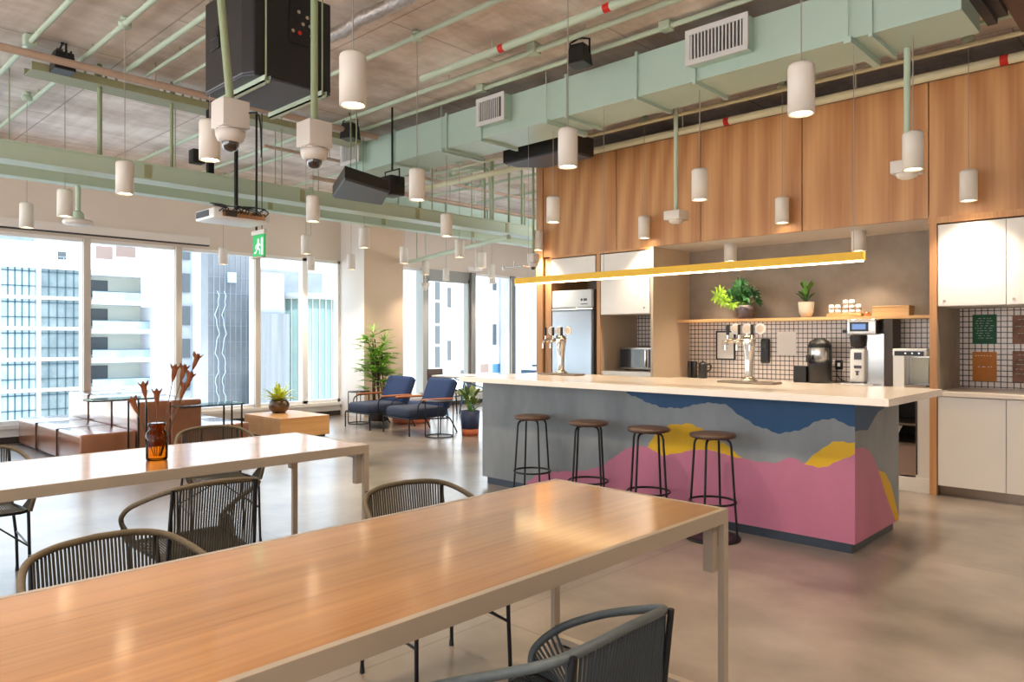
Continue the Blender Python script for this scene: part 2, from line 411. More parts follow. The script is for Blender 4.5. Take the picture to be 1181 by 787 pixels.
# window wall: header, sill, column, end walls
w = MB().box(XW-.25, -5, 2.83, XW, 14.2, ZC).box(XW-.25, -5, 0.0, XW-.06, 14.2, .2)
struct('wall_left', w, 'beige_wall', 'pale wall above the tall windows')
struct('trim_1', MB().box(XW-.25, -5, .2, XW+.05, 14.2, .25).box(XW-.06, -5, .09, XW, 14.2, .2), 'window_frame_white', 'white window sill')
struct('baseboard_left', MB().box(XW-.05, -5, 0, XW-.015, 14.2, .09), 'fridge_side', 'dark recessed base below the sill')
struct('trim_2', MB().box(XW, -5, 2.885, XW+.1, 5.1, 3.0), 'white_wall', 'blind pocket above the left windows')
struct('trim_3', MB().box(XW+.02, -5, 2.868, XW+.085, 5.1, 2.885), 'grille_dark', 'dark slot below the blind pocket')
struct('wall_column', MB().box(XW-.2, 7.577, 0, -10.865, 8.441, ZC).box(-10.865, 7.58, 0, -10.86, 8.441, ZC, 1), ['white_wall', 'column_warm_lit'], 'broad pale column between the two window walls')  # room-side face coloured tan for the warm light falling on it
struct('wall_back', MB().box(-11.9, 14.0, 0, -6.4, 14.2, ZC), 'white_wall', 'far wall')
rw = MB().box(2.4, -5, 0, 2.6, 8.3, .2).box(2.4, -5, 3.7, 2.6, 8.3, ZC)
rw.box(2.4, -5, .2, 2.6, 8.3, 3.7)
struct('wall_right', rw, 'white_wall')
rw = MB()
for a in (-11.9, -8.9, -5.9, -2.9, .1, 2.4): rw.box(a, -5.2, .2, a+.2, -5, 3.7)
rw.box(-11.9, -5.2, 3.7, 2.6, -5, ZC).box(-11.9, -5.2, 0, 2.6, -5, .2)
struct('wall_rear', rw, 'white_wall')  # unseen wall, its bays left open to add daylight
# windows: panes + frames per bay
def window(n, y0, y1, mullions, frame, fr=.05, top=2.83, z0=.25):
    f = MB()
    f.box(XW-.16, y0, z0, XW-.02, y1, z0+fr).box(XW-.16, y0, top-fr, XW-.02, y1, top)
    f.box(XW-.16, y0, z0, XW-.02, y0+fr, top).box(XW-.16, y1-fr, z0, XW-.02, y1, top)
    o = f.build('window_%d' % n, frame); o['kind'] = 'structure'
    g = MB().box(XW-.1, y0+fr, z0+fr, XW-.09, y1-fr, top-fr).build('window_pane', 'window_glass', o)
    return o
edges = [-5, -1.9, 1.1, 3.37, 4.65, 5.95, 6.86, 7.577]
window(1, -5, -1.9, [], 'window_frame_white'); window(2, -1.9, .75, [], 'window_frame_white')
window(3, .75, 3.37, [], 'window_frame_white'); window(4, 3.37, 4.65, [], 'window_frame_white')
window(5, 4.65, 5.95, [], 'window_frame_white'); window(6, 5.95, 6.86, [], 'window_frame_white')
window(7, 6.86, 7.577, [], 'window_frame_white')
for i, y in enumerate((.75, 3.37, 4.65, 5.95)):
    struct('trim_%d' % (4+i), MB().box(XW-.2, y-.045, .25, XW+.03, y+.045, 2.83), 'mullion_beige', 'beige mullion between tall window panes')
window(8, 8.441, 9.62, [], 'window_frame_white'); window(9, 9.62, 10.85, [], 'window_frame_grey', .07, 2.66)
window(10, 10.85, 12.12, [], 'window_frame_white'); window(11, 12.12, 14.0, [], 'window_frame_white')
for i, y in enumerate((9.55, 10.9, 12.15)):
    struct('trim_%d' % (8+i), MB().box(XW-.2, y-.06, .25, XW+.04, y+.06, 2.83), 'window_frame_grey', 'grey mullion between far window panes')
struct('trim_11', MB().box(XW-.18, 9.61, 2.66, XW-.02, 10.84, 2.83), 'window_frame_grey', 'grey panel above a far pane')

# ================================================================= KITCHEN BLOCK
struct('wall_kitchen', MB().box(-6.587, YB, 0, 2.6, YB+.15, ZC), 'concrete_wall', 'grey concrete wall at the back of the kitchen niche')
# wall above plywood to the slab stays open behind the pipes; side of the block
struct('wall_kitchen_side', MB().box(-6.587, YK+.02, 0, -6.5, YB, 3.71), 'tan_panel')
seams = [-6.47, -5.279, -4.137, -3.001, -1.856, -.71, .45, 1.6]
plab = ['plywood wall panel above the fridge, furthest from the camera', 'plywood wall panel above the microwave niche', 'plywood wall panel above the left end of the concrete niche',
        'plywood wall panel above the potted plant shelf', 'plywood wall panel above the coffee machines', 'plywood wall panel above the white cabinets at the right edge', 'plywood wall panel right of the frame', 'plywood wall panel far right']
for i in range(6):
    solo('plywood_board', MB().box(seams[i]+.005, YK, 2.487, seams[i+1]-.005, YK+.03, 3.71), 'plywood', plab[i], 'wall panel', (seams[i], YK, 2.487), 'plywood panels above the kitchen')
solo('plywood_post', MB().box(-6.587, YK-.01, 0, -6.475, YK+.02, 3.71), 'plywood_edge', 'tall narrow plywood post left of the fridge', 'post', (-6.53, YK, 0), bevel=.002)
solo('plywood_lining', MB().box(-6.47, YK+.04, 0, -6.36, YB, 2.47), 'plywood', 'brown plywood lining between post and fridge', 'panel', (-6.41, YK+.3, 0))
struct('trim_12', MB().box(-6.36, YK+.0, 2.46, -4.79, YK+.03, 2.487), 'plywood_edge', 'thin wood strip under the plywood panels')
struct('trim_13', MB().box(-1.86, YK-.01, 2.43, 1.9, YK+.03, 2.487), 'plywood_edge', 'wood strip above white cabinets')
# soffit of the niche
struct('ceiling_niche', MB().box(-6.36, YK+.03, 2.487, 1.9, YB, 2.52), 'white_wall', 'white soffit inside the kitchen niche')
# fridge bay: divider + microwave bay
solo('beige_partition', MB().box(-5.58, YK, 0, -5.53, YK+.02, 2.46, 1).box(-5.58, YK+.02, 0, -5.53, YB, 2.46), ['tan_panel', 'plywood_edge'], 'thin beige divider between fridge and microwave niche', 'panel', (-5.55, YK, 0))
solo('tall_beige_partition', MB().box(-4.79, YK, 0, -4.755, YB, 2.487), 'tan_panel', 'tall beige panel wall between microwave and concrete niche', 'panel', (-4.77, YK, 0))
def cabinet(name, label, x0, x1, z0, z1, doors, y0=YK, depth=.6, knob=None, toe=0, group=None):
    t = thing(name, label, 'cabinet', ((x0+x1)/2, y0, z0), group=group)
    MB().box(x0, y0+.02, z0+toe, x1, y0+depth, z1).build('body', 'white_cabinet', t)
    if toe: MB().box(x0, y0+.07, z0, x1, y0+.09, z0+toe).build('toe_kick', 'tray_steel', t)
    xs = [x0]+doors+[x1]
    for a, b in zip(xs, xs[1:]):
        d = MB().box(a+.003, y0-.001, z0+toe+.003, b-.003, y0+.019, z1-.003).build('door', 'white_cabinet', t, bevel=.0015)
        if knob: MB().cyl((a+knob[0], y0-.006, z0+knob[1]), (a+knob[0], y0, z0+knob[1]), .012, n=12).build('lock', 'tray_steel', d)
    return t
cabinet('wall_cabinet', 'short white cabinet door above the fridge', -6.33, -5.6, 2.2, 2.45, [])
cabinet('wall_cabinet', 'tall white wall cabinet above the microwave', -5.52, -4.80, 1.70, 2.45, [], knob=(.64, .07))
cabinet('wall_cabinet', 'white wall cabinet above the pinned posters', -1.785, .8, 1.69, 2.42, [-1.268, -.6, .1], knob=(.055, .045))
cabinet('base_cabinet', 'white base cabinet below the poster niche at right', -1.785, .8, 0, .885, [-1.268, -.6, .1], toe=.09)
solo('plywood_partition', MB().box(-1.845, YK-.015, 0, -1.79, YK+.02, 2.487, 1).box(-1.845, YK+.02, 0, -1.79, YB, 2.487), ['concrete_wall', 'plywood_edge'], 'tall plywood end panel between coffee niche and white cabinets', 'panel', (-1.82, YK, 0))
solo('worktop', MB().box(-1.79, YK-.012, .89, .8, YB, .93), 'counter_stone', 'pale worktop under the pinned posters', 'worktop', (-.5, YK, .89), bevel=.003)
struct('wall_tiles', MB().box(-1.79, YB-.012, .93, .8, YB-.002, 1.69), 'tiles', 'white tiles with dark joints behind the posters')
struct('wall_tiles_left', MB().box(-4.75, YB-.012, .93, -1.85, YB-.002, 1.6), 'tiles', 'white tiles with dark joints behind the coffee machines')
struct('wall_tiles_microwave', MB().box(-5.53, YB-.012, .93, -4.79, YB-.002, 1.7), 'tiles')
MB2 = MB().box(-4.755, YK+.03, .89, -1.85, YB, .93)
solo('back_counter', MB2, 'counter_stone', 'pale back counter carrying the coffee machines', 'worktop', (-3.3, YK, .89))
t = thing('back_base_cabinet', 'white base cabinet with open shelves behind the island', 'cabinet', (-2.6, YK, 0))
MB().box(-4.755, YK+.05, 0, -2.33, YB, .885).build('body', 'white_cabinet', t)
b = MB().box(-2.33, YK+.03, 0, -1.85, YK+.05, .1).box(-2.33, YK+.03, .86, -1.85, YB, .885).box(-1.97, YK+.03, .1, -1.85, YB-.2, .86).box(-2.36, YK+.03, .1, -2.33, YB, .86).box(-2.33, YK+.03, 0, -1.85, YB, .12)
b.box(-2.36, YK+.02, 0, -1.85, YK+.032, .13).build('shelf_carcass', 'white_cabinet', t)
MB().box(-2.33, YB-.22, .12, -1.97, YB-.2, .86).build('back_panel', 'fridge_side', t)
MB().box(-2.33, YK+.05, .60, -1.97, YB-.22, .62).box(-2.33, YK+.05, .42, -1.97, YB-.22, .44).build('shelf', 'tray_steel', t)
MB().box(-2.33, YK+.06, .14, -1.975, YK+.08, .42).build('drawer_front', 'ext_brown', t)
MB().box(-1.965, YK+.015, .16, -1.955, YK+.03, .86).build('door_gap', 'grille_dark', t)
solo('folded_paper', MB().add([(-2.32, YK+.12, .45), (-2.17, YK+.12, .45), (-2.11, YK+.13, .585), (-2.32, YK+.13, .585), (-2.32, YK+.125, .45), (-2.17, YK+.125, .45), (-2.11, YK+.135, .585), (-2.32, YK+.135, .585)],
     [(0, 1, 2, 3), (7, 6, 5, 4), (0, 4, 5, 1), (1, 5, 6, 2), (2, 6, 7, 3), (3, 7, 4, 0)]), 'paper', 'white paper leaning in the open shelf behind the island', 'paper', (-2.2, YK+.12, .45))
# microwave niche shelf + microwave
solo('niche_counter', MB().box(-5.53, YK+.03, .96, -4.79, YB, 1.0), 'white_cabinet', 'white counter carrying the microwave', 'worktop', (-5.16, YK, .96))
solo('niche_base_cabinet', MB().box(-5.52, YK+.05, 0, -4.80, YB-.02, .96), 'white_cabinet', 'white base cabinet below the microwave', 'cabinet', (-5.16, YK, 0))
t = thing('microwave', 'silver microwave oven with dark door in the niche', 'microwave', (-5.3, 7.7, 1.0))
x0, x1, y0, z0, z1 = -5.56+.08, -4.93, 7.72, 1.01, 1.30
MB().rbox(x0, y0, z0, x1, YB-.06, z1, .015).build('body', 'steel', t)
MB().box(x0+.02, y0-.012, z0+.03, x1-.17, y0, z1-.03).build('door', 'mw_glass', t)
MB().rbox(x1-.165, y0-.03, z0+.03, x1-.14, y0-.005, z1-.03, .01).build('handle', 'chrome', t)
MB().box(x1-.12, y0-.008, z0+.03, x1-.01, y0, z1-.03).build('control_panel', 'speaker_grey', t)
MB().box(x0+.05, y0+.04, 1.0, x0+.1, y0+.1, 1.01).box(x1-.1, y0+.04, 1.0, x1-.05, y0+.1, 1.01).build('foot', 'black_plastic', t)
# fridge
t = thing('refrigerator', 'white top-freezer fridge in the plywood bay', 'refrigerator', (-6.0, 7.5, 0))
fx0, fx1, fy = -6.335, -5.66, YK+.02
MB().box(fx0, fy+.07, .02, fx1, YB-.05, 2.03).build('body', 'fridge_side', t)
MB().rbox(fx0, fy, 1.80, fx1-.02, fy+.065, 2.03, .015).build('freezer_door', 'fridge_white', t)
MB().rbox(fx0, fy, .08, fx1-.02, fy+.065, 1.77, .015).build('fridge_door', 'fridge_silver', t)
MB().rbox(fx0, fy-.005, 1.77, fx1, fy+.06, 1.80, .008).build('trim_rail', 'chrome', t)
MB().box(fx0+.03, fy+.02, 0, fx0+.08, fy+.07, .08).box(fx1-.08, fy+.02, 0, fx1-.03, fy+.07, .08).build('foot', 'black_plastic', t)
b = MB()
for k, (a, c) in enumerate(((0, .03), (.045, .1))): b.box(fx1-.19+a, fy-.003, 1.885, fx1-.19+c, fy+.001, 1.915)
b.box(fx1-.19, fy-.003, 1.84, fx1-.08, fy+.001, 1.85)
b.build('maker_mark', 'speaker_grey', t)
# shelf over coffee niche
solo('wall_shelf', MB().box(-4.755, 7.90, 1.60, -1.85, YB, 1.632), 'shelf_wood', 'long pale wood shelf holding pots and cups', 'shelf', (-3.3, 8.0, 1.6), bevel=.002)
# alcove downlights
for i, (x, lab) in enumerate(((-4.0, 'white surface downlight under the soffit above the plant shelf left'), (-2.6, 'white surface downlight under the soffit by the yellow lamp end'))):
    t = thing('surface_downlight', lab, 'light', (x, 7.8, 2.487), group='downlights in the kitchen soffit')
    MB().lathe([(.001, 0), (.07, 0), (.07, -.2), (.06, -.2), (.06, -.185), (.001, -.185)], (x, 7.8, 2.487), 24).build('housing', 'pendant_white', t)
    MB().lathe([(.058, -.19), (.001, -.191)], (x, 7.8, 2.487), 20).build('lamp_disc', 'lamp_glow', t)
    L = bpy.data.lights.new('downlight_bulb', 'SPOT'); L.energy = 45; L.color = (1, .82, .6); L.spot_size = R(110); L.spot_blend = .8; L.shadow_soft_size = .04
    lo = bpy.data.objects.new('downlight_bulb', L); COL.objects.link(lo); lo.parent = t; lo.location = (0, 0, -.2)

# ================================================================= ISLAND
t = thing('kitchen_island', 'long concrete bar island with a painted wave mural and pale stone top', 'kitchen island', (-3.4, 5.4, 0))
BX0, BX1, BY0, BY1, BZ0, BZ1 = -5.13, -1.673, 4.95, 5.86, .07, .993
def lerp(pts, x):
    if x <= pts[0][0]: return pts[0][1]
    for (a, b), (c, d) in zip(pts, pts[1:]):
        if x <= c: return b+(d-b)*(x-a)/(c-a)
    return pts[-1][1]
blueP = [(722, 453), (742, 462), (752, 466.5), (763, 470), (778, 471), (793, 470), (803, 466), (821, 465), (830, 465.5), (839, 468), (854, 480), (870, 490), (885, 496), (896, 500), (911, 499), (932, 492.6), (940, 487), (947, 483.7), (962, 483.7), (977.7, 490), (991.5, 496)]
pinkP = [(600, 561), (609, 556), (618, 549), (629, 544.5), (648, 544), (660, 543.5), (677, 543), (694.5, 537.5), (706, 528.7), (723.7, 517), (735, 514), (747, 515.5), (755, 521), (764.7, 525.8), (782, 522.9), (802.7, 518.5), (823, 520), (840.7, 525.8), (855, 528.7), (875.8, 533), (893.7, 534.3), (902, 531), (909, 528.5), (919, 529), (928, 535.6), (942, 539.4), (954.7, 538), (970, 530.5), (991.5, 522)]
yel1 = [(747, 515.5), (750, 509.7), (758.8, 498), (766, 492.5), (776.4, 489.8), (794, 488.7), (808.5, 493.6), (829, 508), (840.7, 515.6), (855, 528)]
yel2 = [(928, 535.6), (937, 526.7), (947, 517.8), (960, 510.7), (970, 509), (991.5, 512)]
def planeY(pts): return [onY(x, y, BY0) for x, y in pts]
bl, pk, y1, y2 = planeY(blueP), planeY(pinkP), planeY(yel1), planeY(yel2)
b = MB(); N = 260
def col(b, p0, p1, levels0, levels1, mats, off):
    for k in range(len(mats)):
        a0, a1 = levels0[k], levels0[k+1]; c0, c1 = levels1[k], levels1[k+1]
        if abs(a1-a0)+abs(c1-c0) < 1e-6: continue
        b.quad((p0[0], p0[1], a0), (p1[0], p1[1], c0), (p1[0], p1[1], c1), (p0[0], p0[1], a1), mats[k])
def levF(x):
    wob = .004*math.sin(x*41)+.003*math.sin(x*97+1)
    blue = lerp(bl, x)+wob if x > bl[0][0] else BZ1
    pink = lerp(pk, x)+wob*.7
    if x < pk[0][0]: pink = BZ0
    if pk[0][0] <= x < pk[2][0]: pass
    yel = pink
    if y1[0][0] < x < y1[-1][0]: yel = max(pink, lerp(y1, x)+wob)
    if x > y2[0][0]: yel = max(pink, lerp(y2, x)+wob)
    f = lambda z: max(BZ0, min(BZ1, z))
    return [BZ0, f(pink), f(yel), f(max(blue, yel)), BZ1]
for i in range(N):
    xa = BX0+(BX1-BX0)*i/N; xb = BX0+(BX1-BX0)*(i+1)/N
    col(b, (xa, BY0), (xb, BY0), levF(xa), levF(xb), [1, 2, 0, 3], 0)
sBlue = [(991.7, 496.5), (1000.6, 496.5), (1007, 485), (1013, 475), (1016, 473.5), (1019.7, 471), (1021, 466)]
sPink = [(991.7, 516.5), (996, 516.5), (1000.6, 519), (1008, 528), (1013.3, 543), (1023.5, 576), (1033.7, 603), (1036, 609)]
sYel = [(1013.3, 543), (1017, 544), (1021, 545.8), (1027.4, 558.5), (1033.7, 584), (1036.2, 596)]
sb, sp_, sy = [[onX(x, y, BX1) for x, y in p] for p in (sBlue, sPink, sYel)]
def levS(y):
    f = lambda z: max(BZ0, min(BZ1, z))
    blue = lerp(sb, y) if y < sb[-1][0] else BZ1
    pink = lerp(sp_, y); yel = max(pink, lerp(sy, y)) if y > sy[0][0] else pink
    return [BZ0, f(pink), f(yel), f(max(blue, yel)), BZ1]
for i in range(60):
    ya = BY0+(BY1-BY0)*i/60; yb = BY0+(BY1-BY0)*(i+1)/60
    col(b, (BX1, ya), (BX1, yb), levS(ya), levS(yb), [1, 2, 0, 3], 0)
b.quad((BX0, BY1, BZ0), (BX0, BY0, BZ0), (BX0, BY0, BZ1), (BX0, BY1, BZ1)).quad((BX1, BY1, BZ0), (BX0, BY1, BZ0), (BX0, BY1, BZ1), (BX1, BY1, BZ1))
b.quad((BX0, BY0, BZ1), (BX1, BY0, BZ1), (BX1, BY1, BZ1), (BX0, BY1, BZ1)).quad((BX0, BY1, BZ0), (BX1, BY1, BZ0), (BX1, BY0, BZ0), (BX0, BY0, BZ0))
b.build('body', ['island_concrete', 'paint_pink', 'paint_yellow', 'paint_blue'], t)
MB().box(BX0+.04, BY0+.03, 0, BX1-.03, BY1-.03, BZ0).build('plinth', 'kick_metal', t)
MB().box(-5.22, 4.725, .993, -1.404, 5.92, 1.04).build('countertop', 'counter_stone', t, bevel=.002)

# ================================================================= BAR STOOLS
def stool():
    t = thing('bar_stool', 'x', 'stool', (0, 0, 0), group='bar stools along the island')
    MB().lathe([(.001, .742), (.12, .742), (.152, .736), (.16, .724), (.155, .712), (.13, .704), (.001, .702)], (0, 0, 0), 36).build('seat', 'seat_wood', t, local=True)
    for k in range(4):
        a = math.pi/4+k*math.pi/2; c, s_ = math.cos(a), math.sin(a)
        pr = [(.07, .700), (.105, .697), (.124, .682), (.132, .655), (.152, .35), (.176, .012)]
        MB().tube([(c*r, s_*r, z) for r, z in pr], .0085, 8).build('leg', 'black_metal', t, local=True)
    ring = lambda r, z, tr: MB().tube([(r*math.cos(2*math.pi*k/40), r*math.sin(2*math.pi*k/40), z) for k in range(40)], tr, 8, closed=True)
    ring(.158, .26, .008).build('footrest', 'black_metal', t, local=True)
    MB().lathe([(.135, .001), (.19, .001), (.194, .008), (.19, .014), (.135, .014)], (0, 0, 0), 40).build('base_ring', 'black_metal', t, local=True)
    return t
s0 = stool()
sl = ['bar stool at the grey left end of the island, furthest from the camera', 'second bar stool from the left, before grey and pink paint', 'bar stool in front of the left edge of the yellow patch', 'bar stool nearest the camera, right of the yellow patch']
for i, (x, y) in enumerate(((-4.255, 4.70), (-3.635, 4.69), (-3.055, 4.67), (-2.545, 4.70))):
    if i == 0: s0.location = (x, y, 0); s0['label'] = sl[0]; s0.rotation_euler.z = .35
    else: dup(s0, (x, y, 0), .35+.2*i, sl[i])

# ================================================================= LONG TABLES
def table(x0, x1, y0, y1, label, group):
    t = thing('long_table', label, 'table', ((x0+x1)/2, (y0+y1)/2, 0), group=group)
    zt = .75; tw = .022
    b = MB(); ww = (x1-x0-2*tw)/3
    for k in range(3): b.box(x0+tw+k*ww+.0003, y0+tw, zt-.03, x0+tw+(k+1)*ww-.0003, y1-tw, zt)
    b.build('tabletop', 'table_wood', t)
    MB().box(x0, y0, zt-.052, x0+tw, y1, zt+.001).box(x1-tw, y0, zt-.052, x1, y1, zt+.001).box(x0+tw, y0, zt-.052, x1-tw, y0+tw, zt+.001).box(x0+tw, y1-tw, zt-.052, x1-tw, y1, zt+.001).build('frame', 'table_metal', t, bevel=.0015)
    for y in (y1-.036, y0):
        for x in (x0, x1-.026):
            MB().box(x, y, 0.012, x+.026, y+.036, zt-.052).build('leg', 'table_metal', t, bevel=.0015)
        MB().box(x0+.026, y, .012, x1-.026, y+.036, .04).build('foot_bar', 'table_metal', t)
        MB().box(x0+.026, y, zt-.09, x1-.026, y+.03, zt-.052).build('cross_rail', 'table_metal', t)
        for x in (x0+.08, x1-.12): MB().cyl((x, y+.018, 0), (x, y+.018, .012), .015, n=12).build('glide', 'black_plastic', t)
    for x in (x0+.026, x1-.066): MB().box(x, y1-.075, zt-.235, x+.04, y1-.037, zt-.052).build('cable_box', 'table_metal', t)
    return t
table(-2.207, -1.342, -.35, 2.602, 'long orange wood table with pale steel frame in the foreground', 'long wood tables')
table(-4.615, -3.75, -.35, 2.652, 'long wood table behind, reflecting the windows, carrying the amber bottle', 'long wood tables')

# ================================================================= ROPE CHAIRS
def bez(pts, n=10):
    """Catmull-Rom through the points"""
    P = [Vector(p) for p in pts]; P = [P[0]*2-P[1]]+P+[P[-1]*2-P[-2]]; out = []
    for i in range(1, len(P)-2):
        for k in range(n):
            t = k/n; a, b, c, d = P[i-1:i+3]
            out.append(.5*((2*b)+(c-a)*t+(2*a-5*b+4*c-d)*t*t+(-a+3*b-3*c+d)*t**3))
    out.append(P[-2]); return out
def rope_chair(label, rope, rimm):
    t = thing('rope_chair', label, 'chair', group='rope chairs around the long tables')
    W = .215   # half width of the seat
    half = [(.235, W+.004, .44), (.235, .235, .50), (.165, .268, .57), (.03, .278, .64), (-.12, .252, .70), (-.215, .205, .738), (-.25, .12, .758), (-.258, 0, .765)]
    path = bez(half, 6); full = path+[Vector((p.x, -p.y, p.z)) for p in path[-2::-1]]
    MB().tube(full, .0115, 9).build('rim', rimm, t, local=True)
    # seat frame + strings
    zs = .43
    sf = [(-.2, -W+.03, zs-.012), (.2, -W, zs+.006), (.23, -W+.04, zs+.006), (.23, W-.04, zs+.006), (.2, W, zs+.006), (-.2, W-.03, zs-.012)]
    MB().tube(sf, .0095, 8, closed=True).build('seat_frame', 'black_metal', t, local=True)
    b = MB()
    for k in range(34):
        y = -W+.012+(2*W-.024)*k/33
        b.tube([(-.2, y*.88, zs-.006), (0, y*.96, zs-.012), (.23, y*.97, zs+.012)], .0042, 5, caps=False)
    b.build('seat', rope, t, local=True)
    b = MB()
    def rimat(y):   # rear part of rim: x,z at this y
        best = min((p for p in path if p.x < -.1), key=lambda p: abs(p.y-abs(y))); return best
    n = 33
    for k in range(n):
        u = -1+2*k/(n-1); y = u*.185; p = rimat(y)
        b.tube([(p.x, y, p.z), (-.225, u*(W-.035), .58), (-.205, u*(W-.035), zs-.01)], .0042, 5, caps=False)
    b.build('backrest', rope, t, local=True)
    for sg in (-1, 1):
        b = MB()
        for k in range(13):
            f = k/12; i = int(f*11); p = path[i]
            b.tube([(p.x, sg*p.y, p.z), (.215-.16*f, sg*(W-.002), zs+.006)], .0042, 5, caps=False)
        b.build('arm_weave', rope, t, local=True)
        MB().tube([(-.25, sg*.185, .752), (-.21, sg*(W-.02), .44), (-.215, sg*(W+.005), .2), (-.22, sg*(W+.01), .012)], .0085, 8).build('leg', 'black_metal', t, local=True)
        MB().tube([(.205, sg*W, .44), (.212, sg*(W+.004), .2), (.218, sg*(W+.008), .012)], .0085, 8).build('leg', 'black_metal', t, local=True)
        MB().tube([(-.215, sg*(W+.004), .24), (.212, sg*(W+.004), .24)], .006, 6).build('stretcher', 'black_metal', t, local=True)
        for x in (-.22, .218): MB().cyl((x, sg*(W+.009), 0), (x, sg*(W+.009), .03), .011, .009, n=10).build('glide', 'black_plastic', t, local=True)
    MB().tube([(-.215, -W, .24), (.0, 0, .41), (.212, W, .24)], .005, 6).build('brace', 'black_metal', t, local=True)
    return t
c0 = rope_chair('olive rope chair at the far left corner of the foreground table', 'rope_olive', 'rope_rim')
c0.location = (-2.33, .80, 0); c0.rotation_euler.z = R(5)
dup(c0, (-2.33, 1.98, 0), R(-8), 'olive rope chair behind the foreground table, nearest the island')
dup(c0, (-3.46, 1.46, 0), R(178), 'olive rope chair between the tables, open weave seen from behind')
dup(c0, (-5.0, 2.28, 0), R(-12), 'rope chair behind the second table, near its right end')
dup(c0, (-5.02, .90, 0), R(-4), 'rope chair behind the second table, cut by the left frame edge')
c1 = rope_chair('dark grey rope chair cropped by the bottom edge of the photo', 'rope_grey', 'rope_grey_rim')
c1.location = (-1.19, 1.35, 0); c1.rotation_euler.z = R(180)

# ================================================================= VASE ON THE TABLE
vx, vy = -4.10, 1.53
t = thing('amber_bottle', 'amber glass apothecary bottle on the second table', 'bottle', (vx, vy, .751))
prof = [(.001, 0), (.05, 0), (.055, .008), (.056, .13), (.052, .148), (.038, .162), (.036, .178), (.044, .184), (.044, .196), (.034, .198)]
MB().lathe(prof, (vx, vy, .751), 32).build('glass', 'amber_glass', t)
for i, (dx, dy, h) in enumerate(((-.062, -.105, .33), (-.04, -.055, .41), (-.0, .0, .37), (.03, .085, .50), (.045, .13, .50), (.05, .20, .56), (.06, .16, .46), (.03, .14, .40))):
    bx, by = vx+dx*.1, vy+dy*.1
    o = thing('dried_flower', ['dried brown seed pod stem leaning furthest left in the amber bottle', 'tall dried pod stem left of centre in the amber bottle', 'short upright dried pod in the middle of the amber bottle', 'dried pod stem of the pair, left one', 'dried pod stem of the pair, right one', 'tallest dried pod stem leaning right', 'dried pod stem leaning right below the tallest', 'lower dried pod of the right-hand bunch'][i], 'dried flower', (bx, by, .78), group='dried pods in the amber bottle')
    top = Vector((vx+dx, vy+dy, .751+h)); base = Vector((bx, by, .77)); d = (top-base).normalized(); q = top-d*.085
    MB().tube([base, base.lerp(q, .5)+Vector((0, 0, .01)), q], .0022, 5).build('stem', 'stem_brown', o)
    b = MB(); b.tube([q, q+d*.03, q+d*.06, top], [.004, .012, .015, .020], 8, caps=False)
    for k in range(6):
        a = 2*math.pi*k/6; sx = d.orthogonal().normalized(); sy = d.cross(sx); r_ = sx*math.cos(a)+sy*math.sin(a)
        b.blade(top-d*.02+r_*.013, d+r_*.5, .038, .018, .1, seg=2)
    b.build('seed_pod', 'dry_flower', o)

# ================================================================= SOFA ISLAND (three rows of blocks)
def block(name, label, x0, x1, y0, y1, h, seamx, seamy=None):
    t = thing(name, label, 'sofa', ((x0+x1)/2, (y0+y1)/2, 0), group='tan leather sofa blocks by the window')
    xs = [x0]+seamx+[x1]; ys = [y0]+([seamy] if seamy else [])+[y1]
    for a, b in zip(xs, xs[1:]):
        for c, d in zip(ys, ys[1:]):
            MB().rbox(a+.002, c+.002, .02, b-.002, d-.002, h, .03).build('cushion_block', 'leather_tan', t)
    m = MB()
    for a in seamx: m.box(a-.007, y0-.004, .02, a+.007, y1, h-.004).tube([(a, y0+.01, h-.006), (a, y1-.01, h-.006)], .007, 6)
    m.box(x0+.03, y0+.03, 0, x1-.03, y1-.03, .03)
    m.build('strap', 'leather_seam', t)
    return t
block('leather_sofa', 'low tan leather sofa row nearest the left frame edge', -11.45, -8.86, 2.506, 3.085, .355, [-10.60, -9.72])
block('high_sofa_row', 'high tan leather backrest row in the middle of the sofa', -11.45, -8.86, 3.093, 3.837, .675, [-10.60, -9.72], 3.464)
block('leather_sofa', 'low tan leather sofa row on the coffee table side', -11.45, -8.86, 3.845, 4.445, .34, [-10.60, -9.72])
# console tables of black steel in front of the sofa
def console(label, y0, y1, z, legs, x=-8.72, d=.30):
    t = thing('side_table', label, 'side table', (x, (y0+y1)/2, 0), group='black steel side tables by the sofa')
    MB().tube([(x, y0, z), (x+d, y0, z), (x+d, y1, z), (x, y1, z)], .009, 6, closed=True).build('frame', 'black_metal', t)
    MB().box(x, y0, z+.009, x+d, y1, z+.017).build('glass_top', 'table_glass', t)
    for (lx, ly) in legs: MB().box(lx-.008, ly-.008, 0, lx+.008, ly+.008, z).build('leg', 'black_metal', t)
    MB().box(x, legs[0][1]-.008, 0, x+d, legs[0][1]+.008, .012).build('foot', 'black_metal', t)
    return t
console('glass topped black steel table before the low sofa row', 2.50, 3.12, .745, [(-8.72, 2.95), (-8.42, 3.03), (-8.42, 2.95)], x=-8.72)
console('glass topped black steel table by the right sofa row', 3.42, 4.15, .62, [(-8.72, 4.14), (-8.42, 4.12), (-8.42, 3.9)], x=-8.72)
